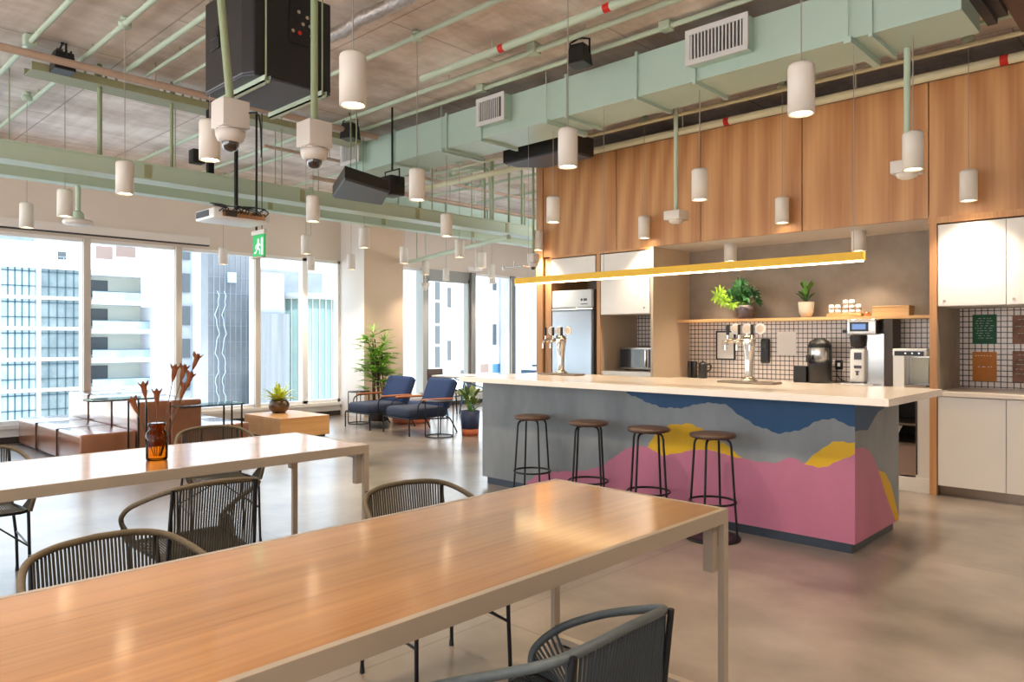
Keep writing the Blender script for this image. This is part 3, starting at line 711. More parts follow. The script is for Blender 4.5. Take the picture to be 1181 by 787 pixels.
# coffee box
t = thing('coffee_table', 'low square wooden box table with pale top', 'coffee table', (-9.72, 5.44, 0))
MB().box(-10.25, 5.055, .03, -9.215, 5.831, .285).build('body', 'box_wood', t, bevel=.003)
MB().box(-10.25, 5.055, .285, -9.215, 5.831, .305).build('tabletop', 'box_wood', t, bevel=.003)
MB().box(-10.2, 5.1, 0, -9.265, 5.79, .03).build('plinth', 'fridge_side', t)
def arch_leaves(b, c, n, L, W, tilt0, tilt1, droop, z0=0, rnd=.3, seg=4, rb=.02):
    for k in range(n):
        a = 2.4*k+random.uniform(-.3, .3); el = R(random.uniform(tilt0, tilt1)); l = L*random.uniform(1-rnd, 1)
        d = (math.cos(a)*math.cos(el), math.sin(a)*math.cos(el), math.sin(el))
        b.blade((c[0]+math.cos(a)*rb, c[1]+math.sin(a)*rb, c[2]+z0), d, l, W, droop, seg=seg)
px, py = -10.0, 5.47
t = thing('potted_fern', 'small bright green fern in a bronze bowl on the box table', 'potted plant', (px, py, .306))
MB().lathe([(.001, 0), (.09, 0), (.14, .06), (.15, .12), (.13, .18), (.11, .19), (.1, .17), (.001, .16)], (px, py, .306), 28).build('pot', 'pot_bronze', t)
b = MB(); arch_leaves(b, (px, py, .47), 46, .34, .05, 25, 80, .9); b.build('foliage', 'leaf_yellow', t)

# ================================================================= BLUE LOUNGE CHAIRS
def lounge(label):
    t = thing('lounge_chair', label, 'armchair', group='blue lounge chairs by the palm')
    # local: faces -y
    b = MB().rbox(-.33, -.42, .235, .33, .30, .40, .07)
    b.build('seat_cushion', 'blue_fabric', t, local=True)
    bb = MB().rbox(-.33, -.08, -.05, .33, .08, .42, .07)
    o = bb.build('back_cushion', 'blue_fabric_deep', t, local=True); o.location = (0, .27, .40); o.rotation_euler = (R(-22), 0, 0)
    for sg in (-1, 1):
        x = sg*.36
        MB().tube(bez([(x, -.42, 0), (x, -.42, .22), (x, -.40, .25)], 4), .011, 8).build('leg', 'black_metal', t, local=True)
        MB().tube(bez([(x, .22, .25), (x, .30, .2), (x, .42, 0)], 4), .011, 8).build('leg', 'black_metal', t, local=True)
        MB().tube([(x, -.40, .25), (x, .24, .22)], .011, 8).build('side_rail', 'black_metal', t, local=True)
        MB().tube(bez([(x, -.26, .245), (x, -.27, .42), (x, -.2, .485), (x, 0, .50), (x, .34, .52)], 5), .010, 8).build('arm_frame', 'black_metal', t, local=True)
        MB().rbox(x-.028, -.20, .495, x+.028, .34, .525, .012).build('armrest', 'arm_wood', t, local=True)
        MB().tube([(x, .16, .24), (x, .42, .74)], .010, 8).build('back_frame', 'black_metal', t, local=True)
    MB().tube([(-.36, .42, .74), (.36, .42, .74)], .010, 8).build('cross_bar', 'black_metal', t, local=True)
    MB().tube([(-.36, -.40, .24), (.36, -.40, .24)], .010, 8).build('cross_bar', 'black_metal', t, local=True)
    return t
l0 = lounge('blue cushioned lounge chair on the right, beside the round wire table'); l0.location = (-8.62, 7.02, 0); l0.rotation_euler.z = R(-6)
dup(l0, (-9.62, 7.02, 0), R(-3), 'blue cushioned lounge chair on the left, nearer the column')
def wiretable(label, x, y, h, r):
    t = thing('wire_table', label, 'side table', (x, y, 0), group='round black wire side tables')
    ring = lambda z, tr: MB().tube([(x+r*math.cos(2*math.pi*k/32), y+r*math.sin(2*math.pi*k/32), z) for k in range(32)], tr, 6, closed=True)
    ring(.01, .009).build('base_ring', 'black_metal', t)
    MB().lathe([(.001, 0), (r, 0), (r+.01, .008), (r, .016), (.001, .016)], (x, y, h), 32).build('tabletop', 'black_metal', t)
    for k in range(4):
        a = math.pi/4+k*math.pi/2; MB().cyl((x+r*math.cos(a), y+r*math.sin(a), .005), (x+r*math.cos(a), y+r*math.sin(a), h), .008, n=8).build('leg', 'black_metal', t)
wiretable('round black wire table right of the blue chairs', -8.02, 6.88, .50, .2)
wiretable('round black wire table left of the blue chairs', -10.22, 7.02, .52, .17)
# blue pouf between
t = thing('floor_pouf', 'blue upholstered pouf with terracotta base behind the chairs', 'pouf', (-9.75, 7.75, 0))
MB().lathe([(.001, 0), (.3, 0), (.32, .04), (.32, .14), (.001, .14)], (-9.75, 7.75, 0), 28).build('base', 'terracotta', t)
MB().lathe([(.001, .14), (.32, .14), (.34, .2), (.33, .30), (.27, .34), (.001, .35)], (-9.75, 7.75, 0), 28).build('cushion', 'blue_fabric_deep', t)
# palm
px, py = -10.45, 8.10
px, py = -10.36, 7.52
t = thing('potted_palm', 'tall bright lady palm in front of the column', 'potted plant', (px, py, 0))
MB().lathe([(.001, 0), (.15, 0), (.19, .3), (.2, .34), (.18, .34), (.17, .3), (.001, .3)], (px, py, 0), 24).build('pot', 'fridge_side', t)
st, fo = MB(), MB()
def fan(b, c, d, L, n=9, W=.035):
    d = Vector(d).normalized(); s_ = d.cross(Vector((0, 0, 1))).normalized()
    for k in range(n):
        a = R(-80+160*k/(n-1)); b.blade(c, d*math.cos(a)+s_*math.sin(a)+Vector((0, 0, .12)), L*random.uniform(.8, 1), W, .7, seg=3, twist=random.uniform(-.3, .3))
for i in range(11):
    a = random.uniform(0, 6.28); r_ = random.uniform(.02, .12); h = .80+.065*i+random.uniform(0, .08)
    bx, by = px+r_*math.cos(a), py+r_*math.sin(a); tx, ty = bx+random.uniform(-.02, .2), by+random.uniform(-.3, .16)
    st.tube([(bx, by, .3), ((bx+tx)/2, (by+ty)/2, h*.6), (tx, ty, h-.1)], .012, 6)
    for k in range(7):
        a = random.uniform(0, 6.28); el = random.uniform(-.1, 1.0); q = Vector((tx, ty, h-.45+.5*k/7))
        d = Vector((math.cos(a)*math.cos(el), math.sin(a)*math.cos(el), math.sin(el))); e = q+d*random.uniform(.1, .2)
        st.tube([q, e], .004, 4, caps=False); fan(fo, e, d, .25, n=8)
st.build('stem', 'stem_brown', t); fo.build('foliage', 'leaf_palm', t)
# planter by the island
px, py = -7.80, 7.28
t = thing('floor_planter', 'navy and terracotta planter with broad leaves beside the island', 'potted plant', (px, py, 0))
MB().lathe([(.001, 0), (.12, 0), (.125, .1), (.001, .1)], (px, py, 0), 28).build('pot_base', 'terracotta', t)
MB().lathe([(.001, .1), (.126, .1), (.14, .36), (.125, .36), (.12, .32), (.001, .32)], (px, py, 0), 28).build('pot', 'pot_blue', t)
b = MB(); s_ = MB()
for k in range(24):
    a = 2.4*k; el = R(random.uniform(35, 80)); L = random.uniform(.1, .3); d = Vector((math.cos(a)*math.cos(el), math.sin(a)*math.cos(el), math.sin(el)))
    e = Vector((px, py, .33))+d*L; s_.tube([(px, py, .32), e], .004, 4, caps=False); b.blade(e, d+Vector((0, 0, -.2)), .16, .075, 1.0, seg=4)
b.build('foliage', 'leaf_planter', t); s_.build('stem', 'leaf_mid', t)

# ================================================================= TRESTLE TABLE BY THE FAR WINDOWS
t = thing('trestle_table', 'white table on blue trestles beyond the island by the far windows', 'table', (-9.2, 8.9, 0))
MB().box(-10.09, 8.48, .725, -7.9, 9.3, .75).build('tabletop', 'white_cabinet', t, bevel=.002)
for x in (-9.95, -8.15):
    b = MB()
    for (ya, yb) in ((8.55, 8.62), (9.22, 9.16)):
        for dx in (-.22, .22): b.tube([(x+dx, ya, 0), (x, yb, .725)], .016, 6)
    b.tube([(x, 8.55, .70), (x, 9.22, .70)], .018, 6).tube([(x-.13, 8.58, .3), (x+.13, 8.58, .3)], .01, 6).tube([(x-.13, 9.2, .3), (x+.13, 9.2, .3)], .01, 6)
    b.build('trestle', 'trestle_blue', t)
MB().tube([(-9.95, 8.9, .35), (-8.15, 8.9, .68)], .012, 6).tube([(-8.15, 8.9, .35), (-9.95, 8.9, .68)], .012, 6).build('cross_brace', 'trestle_blue', t)
def sidechair(label, x, y, rz, mat):
    t = thing('dining_chair', label, 'chair', (x, y, 0), rz, 'chairs at the far trestle table')
    MB().rbox(-.2, -.2, .43, .2, .2, .46, .012).build('seat', mat, t, local=True)
    for a, c in ((-.18, -.18), (.18, -.18), (-.18, .18), (.18, .18)):
        MB().tube([(a*1.08, c*1.08, 0), (a, c, .43)], .013, 6).build('leg', 'black_metal', t, local=True)
    MB().rbox(-.19, .19, .62, .19, .215, .84, .01).build('backrest', mat, t, local=True)
    MB().tube([(-.17, .19, .44), (-.17, .205, .64)], .01, 6).tube([(.17, .19, .44), (.17, .205, .64)], .01, 6).build('back_post', 'black_metal', t, local=True)
    return t
sidechair('wooden chair at the left end of the far trestle table', -10.35, 8.95, R(90), 'seat_wood')
sidechair('blue chair behind the far trestle table', -8.9, 9.55, 0, 'trestle_blue')
t = thing('bench_table', 'blue-topped table by the far right window', 'table', (-8.7, 10.9, 0))
MB().box(-9.6, 10.6, .86, -7.6, 11.2, .90).build('tabletop', 'trestle_blue', t)
for x in (-9.5, -7.7):
    for y in (10.66, 11.14): MB().box(x-.02, y-.02, 0, x+.02, y+.02, .86).build('leg', 'trestle_blue', t)

# ================================================================= BEER TAPS ON THE ISLAND
def tap(label, x, y, body):
    t = thing('beer_tower', label, 'beer tap', (x, y, 1.041), group='three-tap beer towers on the island')
    z = 1.041
    MB().rbox(x-.24, y-.085, z, x+.24, y+.085, z+.016, .006).build('drip_tray', 'tray_steel', t)
    MB().lathe([(.001, .016), (.07, .016), (.065, .03), (.04, .045), (.032, .06), (.036, .2), (.048, .3), (.056, .35), (.05, .39), (.001, .40)], (x, y, z), 28).build('column', body, t)
    MB().cyl((x-.175, y, z+.345), (x+.05, y, z+.345), .021, n=16).build('manifold', body, t)
    for k, dx in enumerate((-.16, -.06, .05)):
        a = x+dx
        f = MB().tube(bez([(a, y-.015, z+.345), (a, y-.065, z+.345), (a, y-.085, z+.32), (a, y-.088, z+.265)], 4), [.013]*9+[.011]*4 if False else .011, 8).build('faucet', body, t)
        MB().cyl((a, y-.05, z+.355), (a, y-.05, z+.40), .007, n=8).build('spindle', body, f)
        MB().rbox(a-.011, y-.061, z+.39, a+.011, y-.039, z+.475, .006).build('lever_handle', 'black_plastic', f)
        MB().cyl((a+.056, y-.024, z+.44), (a+.056, y-.014, z+.44), .044, n=28).cyl((a+.056, y-.026, z+.44), (a+.056, y-.0235, z+.44), .030, n=24, mi=1).build('badge', ['white_plastic', 'pot_cream'], t)
    return t
tap('polished steel beer tower in front of the coffee machines', -2.72, 5.62, 'chrome')
tap('polished beer tower in front of the fridge', -4.70, 5.62, 'chrome')

# ================================================================= BACK COUNTER APPLIANCES
zc = .93
t = thing('coffee_urn', 'black and steel insulated coffee dispenser urn', 'coffee urn', (-3.04, 7.95, zc))
x, y = -3.04, 7.93
MB().lathe([(.001, 0), (.115, 0), (.115, .2), (.112, .245), (.001, .245)], (x, y, zc), 32).build('base', 'black_plastic', t)
MB().lathe([(.108, .245), (.11, .25), (.11, .375), (.108, .38)], (x, y, zc), 32).build('steel_band', 'steel', t)
MB().lathe([(.116, .38), (.116, .405), (.1, .44), (.06, .465), (.055, .475), (.001, .478)], (x, y, zc), 32).build('lid', 'black_plastic', t)
MB().rbox(x-.09, y-.15, zc+.22, x-.045, y-.105, zc+.30, .01).build('spout', 'black_plastic', t)
for q in (-.118, .118): MB().tube([(x+q, y, zc+.02), (x+q, y, zc+.4)], .01, 6).build('side_rail', 'black_plastic', t)
solo('napkin_box', MB().rbox(-3.30, 7.87, zc, -3.16, 8.02, zc+.175, .008), 'black_plastic', 'black box left of the coffee urn', 'box', (-3.23, 7.95, zc))
t = thing('coffee_brewer', 'tall stainless coffee brewer with display', 'coffee maker', (-2.6, 7.95, zc))
MB().rbox(-2.71, 7.78, zc+.51, -2.43, 8.1, zc+.67, .012).build('head', 'steel', t)
MB().box(-2.68, 7.774, zc+.545, -2.5, 7.78, zc+.64).build('display', 'dark_plastic', t)
MB().box(-2.655, 7.770, zc+.565, -2.525, 7.774, zc+.62).build('screen', 'display_blue', t)
MB().cyl((-2.715, 7.80, zc+.55), (-2.755, 7.79, zc+.55), .018, n=12).build('knob', 'black_plastic', t)
MB().box(-2.54, 7.86, zc, -2.38, 8.1, zc+.52).build('column', 'steel', t)
MB().box(-2.38, 7.86, zc, -2.30, 8.12, zc+.67).build('side_housing', 'fridge_side', t)
MB().lathe([(.075, .51), (.085, .49), (.075, .4), (.05, .38), (.001, .38)], (-2.62, 7.86, zc), 24).build('brew_basket', 'black_plastic', t)
MB().rbox(-2.76, 7.74, zc, -2.44, 8.05, zc+.02, .006).build('base', 'steel', t)
b = MB().rbox(-2.69, 7.79, zc+.02, -2.54, 7.93, zc+.37, .03)
b.build('carafe', 'white_plastic', t)
MB().box(-2.64, 7.783, zc+.26, -2.57, 7.79, zc+.33).box(-2.64, 7.783, zc+.17, -2.57, 7.79, zc+.2).box(-2.62, 7.783, zc+.1, -2.6, 7.79, zc+.14).box(-2.63, 7.783, zc+.135, -2.59, 7.79, zc+.145).build('carafe_label', 'speaker_grey', t)
t = thing('water_dispenser', 'white and steel countertop water dispenser by the end panel', 'water dispenser', (-2.13, 7.95, zc))
MB().rbox(-2.29, 7.82, zc+.30, -1.985, 8.12, zc+.375, .01).box(-2.29, 7.84, zc, -2.19, 8.12, zc+.3).build('body', 'white_plastic', t)
MB().box(-2.27, 7.813, zc+.305, -2.01, 7.82, zc+.35).build('control_strip', 'dark_plastic', t)
for x in (-2.17, -2.11, -2.05): MB().cyl((x, 7.806, zc+.33), (x, 7.813, zc+.33), .009, n=10).build('button', 'steel', t)
MB().box(-2.19, 8.0, zc, -1.99, 8.12, zc+.3).build('back_panel', 'steel', t)
MB().box(-2.165, 7.985, zc+.03, -2.01, 8.0, zc+.285).build('splash_plate', 'building_cream', t)
MB().rbox(-2.19, 7.83, zc, -1.99, 8.0, zc+.02, .005).build('drip_tray', 'tray_steel', t)
t = thing('kettle', 'black jar with handle beside the beige panel', 'jar', (-4.5, 7.95, zc))
for k in range(1): MB().lathe([(.001, 0), (.05, 0), (.052, .17), (.03, .19), (.012, .2), (.001, .215)], (-4.42, 7.93, zc), 24).build('body', 'dark_plastic', t)
MB().tube(bez([(-4.37, 7.93, zc+.16), (-4.32, 7.93, zc+.16), (-4.32, 7.93, zc+.11), (-4.37, 7.93, zc+.08)], 4), .008, 6).build('handle', 'dark_plastic', t)
for i, x in enumerate((-4.60, -4.535)):
    solo('canister', MB().lathe([(.001, 0), (.03, 0), (.03, .19), (.026, .2), (.001, .2)], (x, 7.94, zc), 20), 'dark_plastic', ['slim black canister nearest the beige panel', 'slim black canister left of the black jar'][i], 'canister', (x, 7.94, zc), 'black canisters on the back counter')
# framed notice + papers + sockets on the tiles
yt = YB-.012
t = thing('picture_frame', 'black framed notice on the tiles', 'picture frame', (-4.24, yt, 1.18))
fx0, fx1, fz0, fz1 = -4.38, -4.13, 1.145, 1.495
MB().box(fx0, yt-.02, fz0, fx1, yt, fz0+.018).box(fx0, yt-.02, fz1-.018, fx1, yt, fz1).box(fx0, yt-.02, fz0, fx0+.018, yt, fz1).box(fx1-.018, yt-.02, fz0, fx1, yt, fz1).build('frame', 'black_plastic', t)
MB().box(fx0+.015, yt-.012, fz0+.015, fx1-.015, yt-.002, fz1-.015).build('print', 'paper', t)
b = MB()
for k in range(5): b.box(fx0+.07, yt-.014, fz1-.12-k*.022, fx0+.07+random.uniform(.06, .11), yt-.012, fz1-.115-k*.022)
b.build('text_lines', 'paper_ink', t)
solo('paper_notice', MB().box(-3.62, yt-.004, 1.215, -3.40, yt-.001, 1.48), 'paper', 'white paper sheet taped to the tiles left of the urn', 'paper', (-3.51, yt, 1.22))
for i, x in enumerate((-2.93, -2.72, -2.18)):
    t = thing('wall_socket', ['black wall socket right of the coffee urn', 'black wall socket left of the coffee brewer', 'black wall socket behind the water dispenser'][i], 'socket', (x, yt, 1.08), group='black sockets on the tiles')
    MB().rbox(x-.04, yt-.012, 1.07, x+.04, yt, 1.17, .006).build('plate', 'black_plastic', t)
    MB().box(x-.015, yt-.014, 1.1, x+.015, yt-.012, 1.14).build('insert', 'paper', t)
solo('power_cord', MB().tube(bez([(-2.93, yt-.02, 1.10), (-2.92, 8.08, 1.03), (-2.86, 8.05, .965), (-2.76, 8.05, .942)], 6), .005, 6), 'black_plastic', 'black cord running from socket to the coffee brewer', 'cord', (-2.9, 8.08, .94))
t = thing('wall_dispenser', 'black wall mounted phone behind the steel tap', 'phone', (-3.76, yt, 1.12))
MB().rbox(-3.80, yt-.05, 1.12, -3.70, yt, 1.40, .015).build('body', 'black_plastic', t)
MB().rbox(-3.785, yt-.062, 1.28, -3.715, yt-.05, 1.36, .005).build('keypad', 'dark_plastic', t)
# posters on right tiles
def poster(label, x0, x1, z0, z1, mat, n):
    t = thing('poster', label, 'poster', ((x0+x1)/2, yt, z0), group='menu posters pinned on the tiles')
    MB().box(x0, yt-.005, z0, x1, yt-.001, z1).build('sheet', mat, t)
    b = MB()
    for k in range(n):
        zz = z1-.04-k*(z1-z0-.07)/n; x = x0+random.uniform(.02, .05)
        while x < x1-.05:
            l = random.uniform(.008, .03); b.box(x, yt-.007, zz, x+l, yt-.005, zz+.006); x += l+random.uniform(.006, .02)
    b.build('handwriting', 'chalk' if mat != 'poster_orange' else 'paper', t)
xx = lambda px_: onY(px_, 400, YB)[0]
z_ = lambda px_, py_: onY(px_, py_, YB)[1]
poster('green menu poster, upper left on the right tiles', xx(1122), xx(1150), z_(1136, 397), z_(1136, 363), 'poster_green', 9)
poster('orange poster below the green one', xx(1122), xx(1150), z_(1136, 440), z_(1136, 406), 'poster_orange', 2)
poster('upper brown photo poster at the right frame edge', xx(1168), xx(1196), z_(1175, 397), z_(1175, 364), 'poster_brown', 3)
poster('lower brown photo poster at the right frame edge', xx(1168), xx(1196), z_(1175, 441), z_(1175, 405), 'poster_brown', 5)
# things on the shelf
zs = 1.632
t = thing('potted_plant', 'large split-leaf plant in a grey ribbed pot on the shelf', 'potted plant', (-3.93, 8.02, zs))
px, py = -3.93, 8.03
pr = [(.001, 0), (.075, 0), (.1, .05), (.102, .1), (.08, .15), (.07, .155), (.062, .14), (.001, .135)]
MB().lathe(pr, (px, py, zs), 18).build('pot', 'pot_grey', t)
b = MB(); b2 = MB(); st = MB()
for k in range(20):
    a = random.uniform(math.pi*.95, math.pi*2.05); el = R(random.uniform(15, 85)); L = random.uniform(.12, .28)
    d = Vector((math.cos(a)*math.cos(el), math.sin(a)*math.cos(el)*.5, math.sin(el))); c = Vector((px, py, zs+.13)); e = c+d*L
    st.tube([c, e], .003, 4, caps=False)
    bb = b
    for q in range(7):
        an = R(-75+25*q); sd = d.cross(Vector((0, 1, .3))).normalized(); dd = d*math.cos(an)+sd*math.sin(an)
        bb.blade(e, dd, .11, .03, .5, seg=3, twist=1.2)
for (lx, lz) in ((-.27, .21), (-.23, .1), (-.12, .06), (-.31, .16)):
    e = Vector((px+lx, py-.08, zs+.13+lz*.9)); st.tube([(px, py, zs+.13), e], .003, 4, caps=False)
    for q in range(8):
        an = R(-150+40*q); b2.blade(e, Vector((math.cos(an), -.3, math.sin(an))), .10, .035, .4, seg=3, twist=1.3)
b.build('foliage', 'leaf_dark', t); b2.build('young_foliage', 'leaf_light', t)['label'] = 'pale yellow green young leaves'; st.build('stem', 'leaf_mid', t)
t = thing('potted_plant', 'small green plant in a cream pot on the shelf', 'potted plant', (-3.2, 8.02, zs))
px, py = -3.22, 8.02
MB().lathe([(.001, 0), (.05, 0), (.075, .06), (.085, .17), (.076, .17), (.07, .15), (.001, .145)], (px, py, zs), 28).build('pot', 'pot_cream', t)
b = MB(); st = MB()
for k in range(18):
    a = 2.4*k; el = R(random.uniform(45, 88)); L = random.uniform(.03, .2); d = Vector((math.cos(a)*math.cos(el)*.8, math.sin(a)*math.cos(el)*.6, math.sin(el))); c = Vector((px, py, zs+.15)); e = c+d*L
    st.tube([c, e], .003, 4, caps=False); b.blade(e, d+Vector((.2*math.cos(a), 0, -.1)), .085, .06, .8, seg=4)
b.build('foliage', 'leaf_mid', t); st.build('stem', 'leaf_dark', t)
solo('cup_tray', MB().rbox(-2.97, 7.93, zs, -2.62, 8.08, zs+.035, .006), 'box_wood', 'small wooden tray under the white cups on the shelf', 'tray', (-2.8, 8.0, zs))
cups = MB
k = 0
for i, (x, yy, h) in enumerate(((-2.935, 7.98, 2), (-2.87, 7.98, 2), (-2.80, 8.0, 3), (-2.735, 8.0, 3), (-2.67, 8.0, 2))):
    for j in range(h):
        z0 = zs+.036+j*.047
        solo('cup', MB().lathe([(.001, .044), (.022, .044), (.024, .046), (.03, 0), (.028, 0), (.021, .041), (.001, .041)], (x, yy, z0), 20), 'cup_white',
             'white cup stacked upside down on the wooden shelf tray', 'cup', (x, yy, z0), 'upside-down white cups on the shelf tray')
solo('spice_jar', MB().lathe([(.001, 0), (.035, 0), (.036, .035), (.03, .045), (.001, .045)], (-2.575, 7.97, zs), 20), 'copper', 'small amber jar between cups and wooden box', 'jar', (-2.575, 7.97, zs))
t = thing('wooden_box', 'pale wooden box at the right end of the shelf', 'box', (-2.34, 8.0, zs))
MB().box(-2.51, 7.93, zs, -2.17, 8.1, zs+.095).build('body', 'shelf_wood', t, bevel=.003)
MB().box(-2.512, 7.928, zs+.085, -2.168, 8.102, zs+.1).build('lid', 'shelf_wood', t, bevel=.002)

# ================================================================= YELLOW LINEAR LAMP
t = thing('linear_pendant', 'long yellow linear pendant lamp over the island', 'lamp', (-3.4, 5.35, 1.94))
MB().box(-5.061, 5.325, 1.945, -1.745, 5.375, 2.005).build('housing', 'yellow_metal', t, bevel=.002)
MB().box(-5.05, 5.33, 1.936, -1.756, 5.37, 1.946).build('diffuser', 'strip_glow', t)
for x in (-3.98, -1.82, -4.9): MB().cyl((x, 5.36, 2.0), (x, 5.36, 3.499), .0022, n=6).build('suspension_wire', 'cable_grey', t)

# ================================================================= CYLINDER PENDANTS
def pendant(zt=4.0, can=1):
    t = thing('pendant_lamp', 'x', 'pendant lamp', (0, 0, 2.57), group='white cylinder pendants on long cables')
    MB().lathe([(.001, .262), (.052, .262), (.064, .252), (.067, .24), (.067, 0), (.058, 0), (.057, .02), (.001, .021)], (0, 0, 0), 32).build('shade', 'pendant_white', t, local=True)
    MB().lathe([(.0565, .012), (.001, .008)], (0, 0, 0), 24).build('lamp_disc', 'lamp_glow', t, local=True)
    MB().cyl((0, 0, .26), (0, 0, zt-2.57-.001 if not can else zt-2.57-.09), .0035, n=6).build('cable', 'cable_grey', t, local=True)
    if can: MB().lathe([(.001, 1.345), (.045, 1.345), (.05, 1.36), (.05, 1.39), (.001, 1.39)], (0, 0, 0), 20).lathe([(.001, 1.385), (.035, 1.385), (.035, 1.43), (.001, 1.43)], (0, 0, 0), 16).build('canopy', 'green_paint', t, local=True)
    L = bpy.data.lights.new('pendant_bulb', 'SPOT'); L.energy = PW; L.color = (1, .82, .62); L.spot_size = R(112); L.spot_blend = .8; L.shadow_soft_size = .04
    lo = bpy.data.objects.new('pendant_bulb', L); COL.objects.link(lo); lo.parent = t; lo.location = (0, 0, -.004)
    return t
PW = 62
P = [(-3.122, 2.11, 'large white cylinder pendant just right of the big black loudspeaker'), (-4.754, 2.108, 'white cylinder pendant partly behind the left dome camera'),
 (-6.36, 2.125, 'white cylinder pendant in front of the green beam, left of the projector'), (-7.947, 2.121, 'white cylinder pendant between the green beams, above the second window'),
 (-9.045, 2.059, 'white cylinder pendant nearest the left frame edge'), (-6.508, 3.929, 'white cylinder pendant right of the exit sign against the beam'),
 (-4.857, 3.921, 'white cylinder pendant hanging left of the duct grille in mid room'), (-3.182, 3.879, 'white cylinder pendant before the black air curtain at the plywood corner'),
 (-1.554, 3.805, 'large bluish white cylinder pendant near the top right'), (-3.134, 5.569, 'white cylinder pendant before the middle plywood panel'),
 (-4.80, 7.25, 'small pendant close to the plywood above the beige panel'), (-1.505, 5.589, 'white cylinder pendant overlapping a sensor box at right'),
 (-1.505, 7.18, 'white cylinder pendant furthest right, above the white cabinets'), (-3.154, 7.25, 'slim pendant close to the plywood right of the yellow lamp middle'),
 (-4.809, 5.63, 'pendant at the left plywood panel, upper of two'), (-6.455, 7.25, 'pendant above the small dome camera by the plywood post'),
 (-6.342, 5.55, 'pendant against the green beam left of the plywood'), (-11.25, 5.20, 'small pendant in front of the window left of the exit sign'),
 (-9.035, 5.346, 'upper small pendant of the vertical pair before the window'), (-11.2, 6.72, 'lower small pendant of the vertical pair before the window'),
 (-10.518, 7.074, 'small pendant in front of the white side of the column'), (-7.893, 5.506, 'pendant in front of the column, highest there'),
 (-9.079, 7.072, 'pendant at the corner of the far windows'), (-10.388, 8.588, 'small pendant before the grey framed far window'),
 (-7.827, 7.096, 'pendant just below the end of the green pipe'), (-8.704, 8.391, 'small pendant before the white building, left one'),
 (-10.063, 9.956, 'small pendant before the white building, right one'), (-11.1, 9.7, 'smallest pendant before the far window frame'),
 (-11.1, 11.0, 'lowest tiny pendant beside the yellow lamp end')]
p0 = pendant(); p1 = pendant(ZC-.501, 0)
for i, (x, y, lab) in enumerate(P):
    if i == 0: p0.location = (x, y, 2.57); p0['label'] = lab
    elif i == 9: p1.location = (x, y, 2.57); p1['label'] = lab
    elif 5.3 < y < 5.9 and x > -8: dup(p1, (x, y, 2.57), 0, lab)
    else: dup(p0, (x, y, 2.57), 0, lab)
# unseen pendants added behind and beside the camera as extra fill light
for x in (-4.8, -3.12, -1.53, .1, 1.6):
    for y in (.3, -1.5, -3.2): dup(p0, (x, y, 2.57), 0, 'unseen cylinder pendant added as fill light behind the camera')
for x in (.1, 1.6):
    for y in (2.1, 3.85, 7.0): dup(p0, (x, y, 2.57), 0, 'unseen cylinder pendant added as fill light right of the view')

# ================================================================= CEILING SERVICES
def pipe(name, label, a, b, r, mat, cat='pipe', group=None, bands=(), boxes=(), clip=True):
    t = thing(name, label, cat, a, group=group)
    MB().cyl(a, b, r, n=12).build('tube', mat, t)
    A, B = Vector(a), Vector(b)
    for f in boxes:
        q = A.lerp(B, f); MB().rbox(q.x-.05, q.y-.05, q.z-.03, q.x+.05, q.y+.05, ZC-.001, .01).build('junction_box', mat, t)
    for f in bands:
        q = A.lerp(B, f); d = (B-A).normalized()*.03; MB().cyl(q-d, q+d, r*1.06, n=12).build('red_band', 'red_tape', t)
    if clip:
        L = (B-A).length; n = max(2, int(L/1.6))
        for k in range(n):
            q = A.lerp(B, (k+.5)/n); MB().cyl((q.x, q.y, q.z), (q.x, q.y, ZC), .006, n=6).build('hanger', mat, t)
    return t
X1 = 2.2
pipe('conduit', 'green conduit across the upper left corner of the ceiling', (-11.4, 1.69, 3.94), (X1, 1.69, 3.94), .022, 'green_paint', group='green conduits on the ceiling', boxes=(.3,))
pipe('conduit', 'green conduit with the pendant box left of the loudspeaker', (-11.4, 2.12, 3.94), (X1, 2.12, 3.94), .022, 'green_paint', group='green conduits on the ceiling', boxes=())
pipe('conduit', 'green conduit ending at the cable tray, left of the parallel pair', (-7.45, 2.50, 3.94), (X1, 2.50, 3.94), .024, 'green_paint', group='green conduits on the ceiling')
pipe('conduit', 'green conduit ending at the cable tray, right of the parallel pair', (-7.45, 2.68, 3.94), (X1, 2.68, 3.94), .018, 'green_paint', group='green conduits on the ceiling')
pipe('conduit', 'green conduit passing behind the loudspeaker', (-7.45, 2.95, 3.94), (X1, 2.95, 3.94), .018, 'green_paint', group='green conduits on the ceiling')
pipe('conduit', 'dark green conduit carrying the canopy of the middle pendant', (-11.4, 3.90, 3.94), (X1, 3.90, 3.94), .022, 'green_paint', group='green conduits on the ceiling')
pipe('sprinkler_pipe', 'thick green sprinkler pipe with red bands, left one', (-5.5, 4.5, 3.90), (X1, 4.5, 3.90), .033, 'green_paint', bands=(.14, .285))
pipe('conduit', 'green conduit just right of the sprinkler pipe', (-11.4, 4.80, 3.93), (X1, 4.80, 3.93), .024, 'green_paint', group='green conduits on the ceiling', boxes=(.52,))
pipe('conduit', 'green conduit running along the top of the air duct', (-11.4, 5.22, 3.955), (X1, 5.22, 3.955), .022, 'green_paint', group='green conduits on the ceiling', boxes=(.44, .6), clip=False)
pipe('conduit', 'cream conduit behind the air duct, nearer one', (-8.2, 6.45, 3.93), (X1, 6.45, 3.93), .02, 'green_paint', group='green conduits on the ceiling')
pipe('conduit', 'cream conduit behind the air duct, further one', (-8.2, 6.85, 3.93), (X1, 6.85, 3.93), .022, 'green_paint', group='green conduits on the ceiling', boxes=(.45,))
pipe('sprinkler_pipe', 'thick pale pipe along the top of the plywood', (-9.0, 7.322, 3.745), (X1, 7.322, 3.745), .042, 'duct_under', bands=(.465, .69))
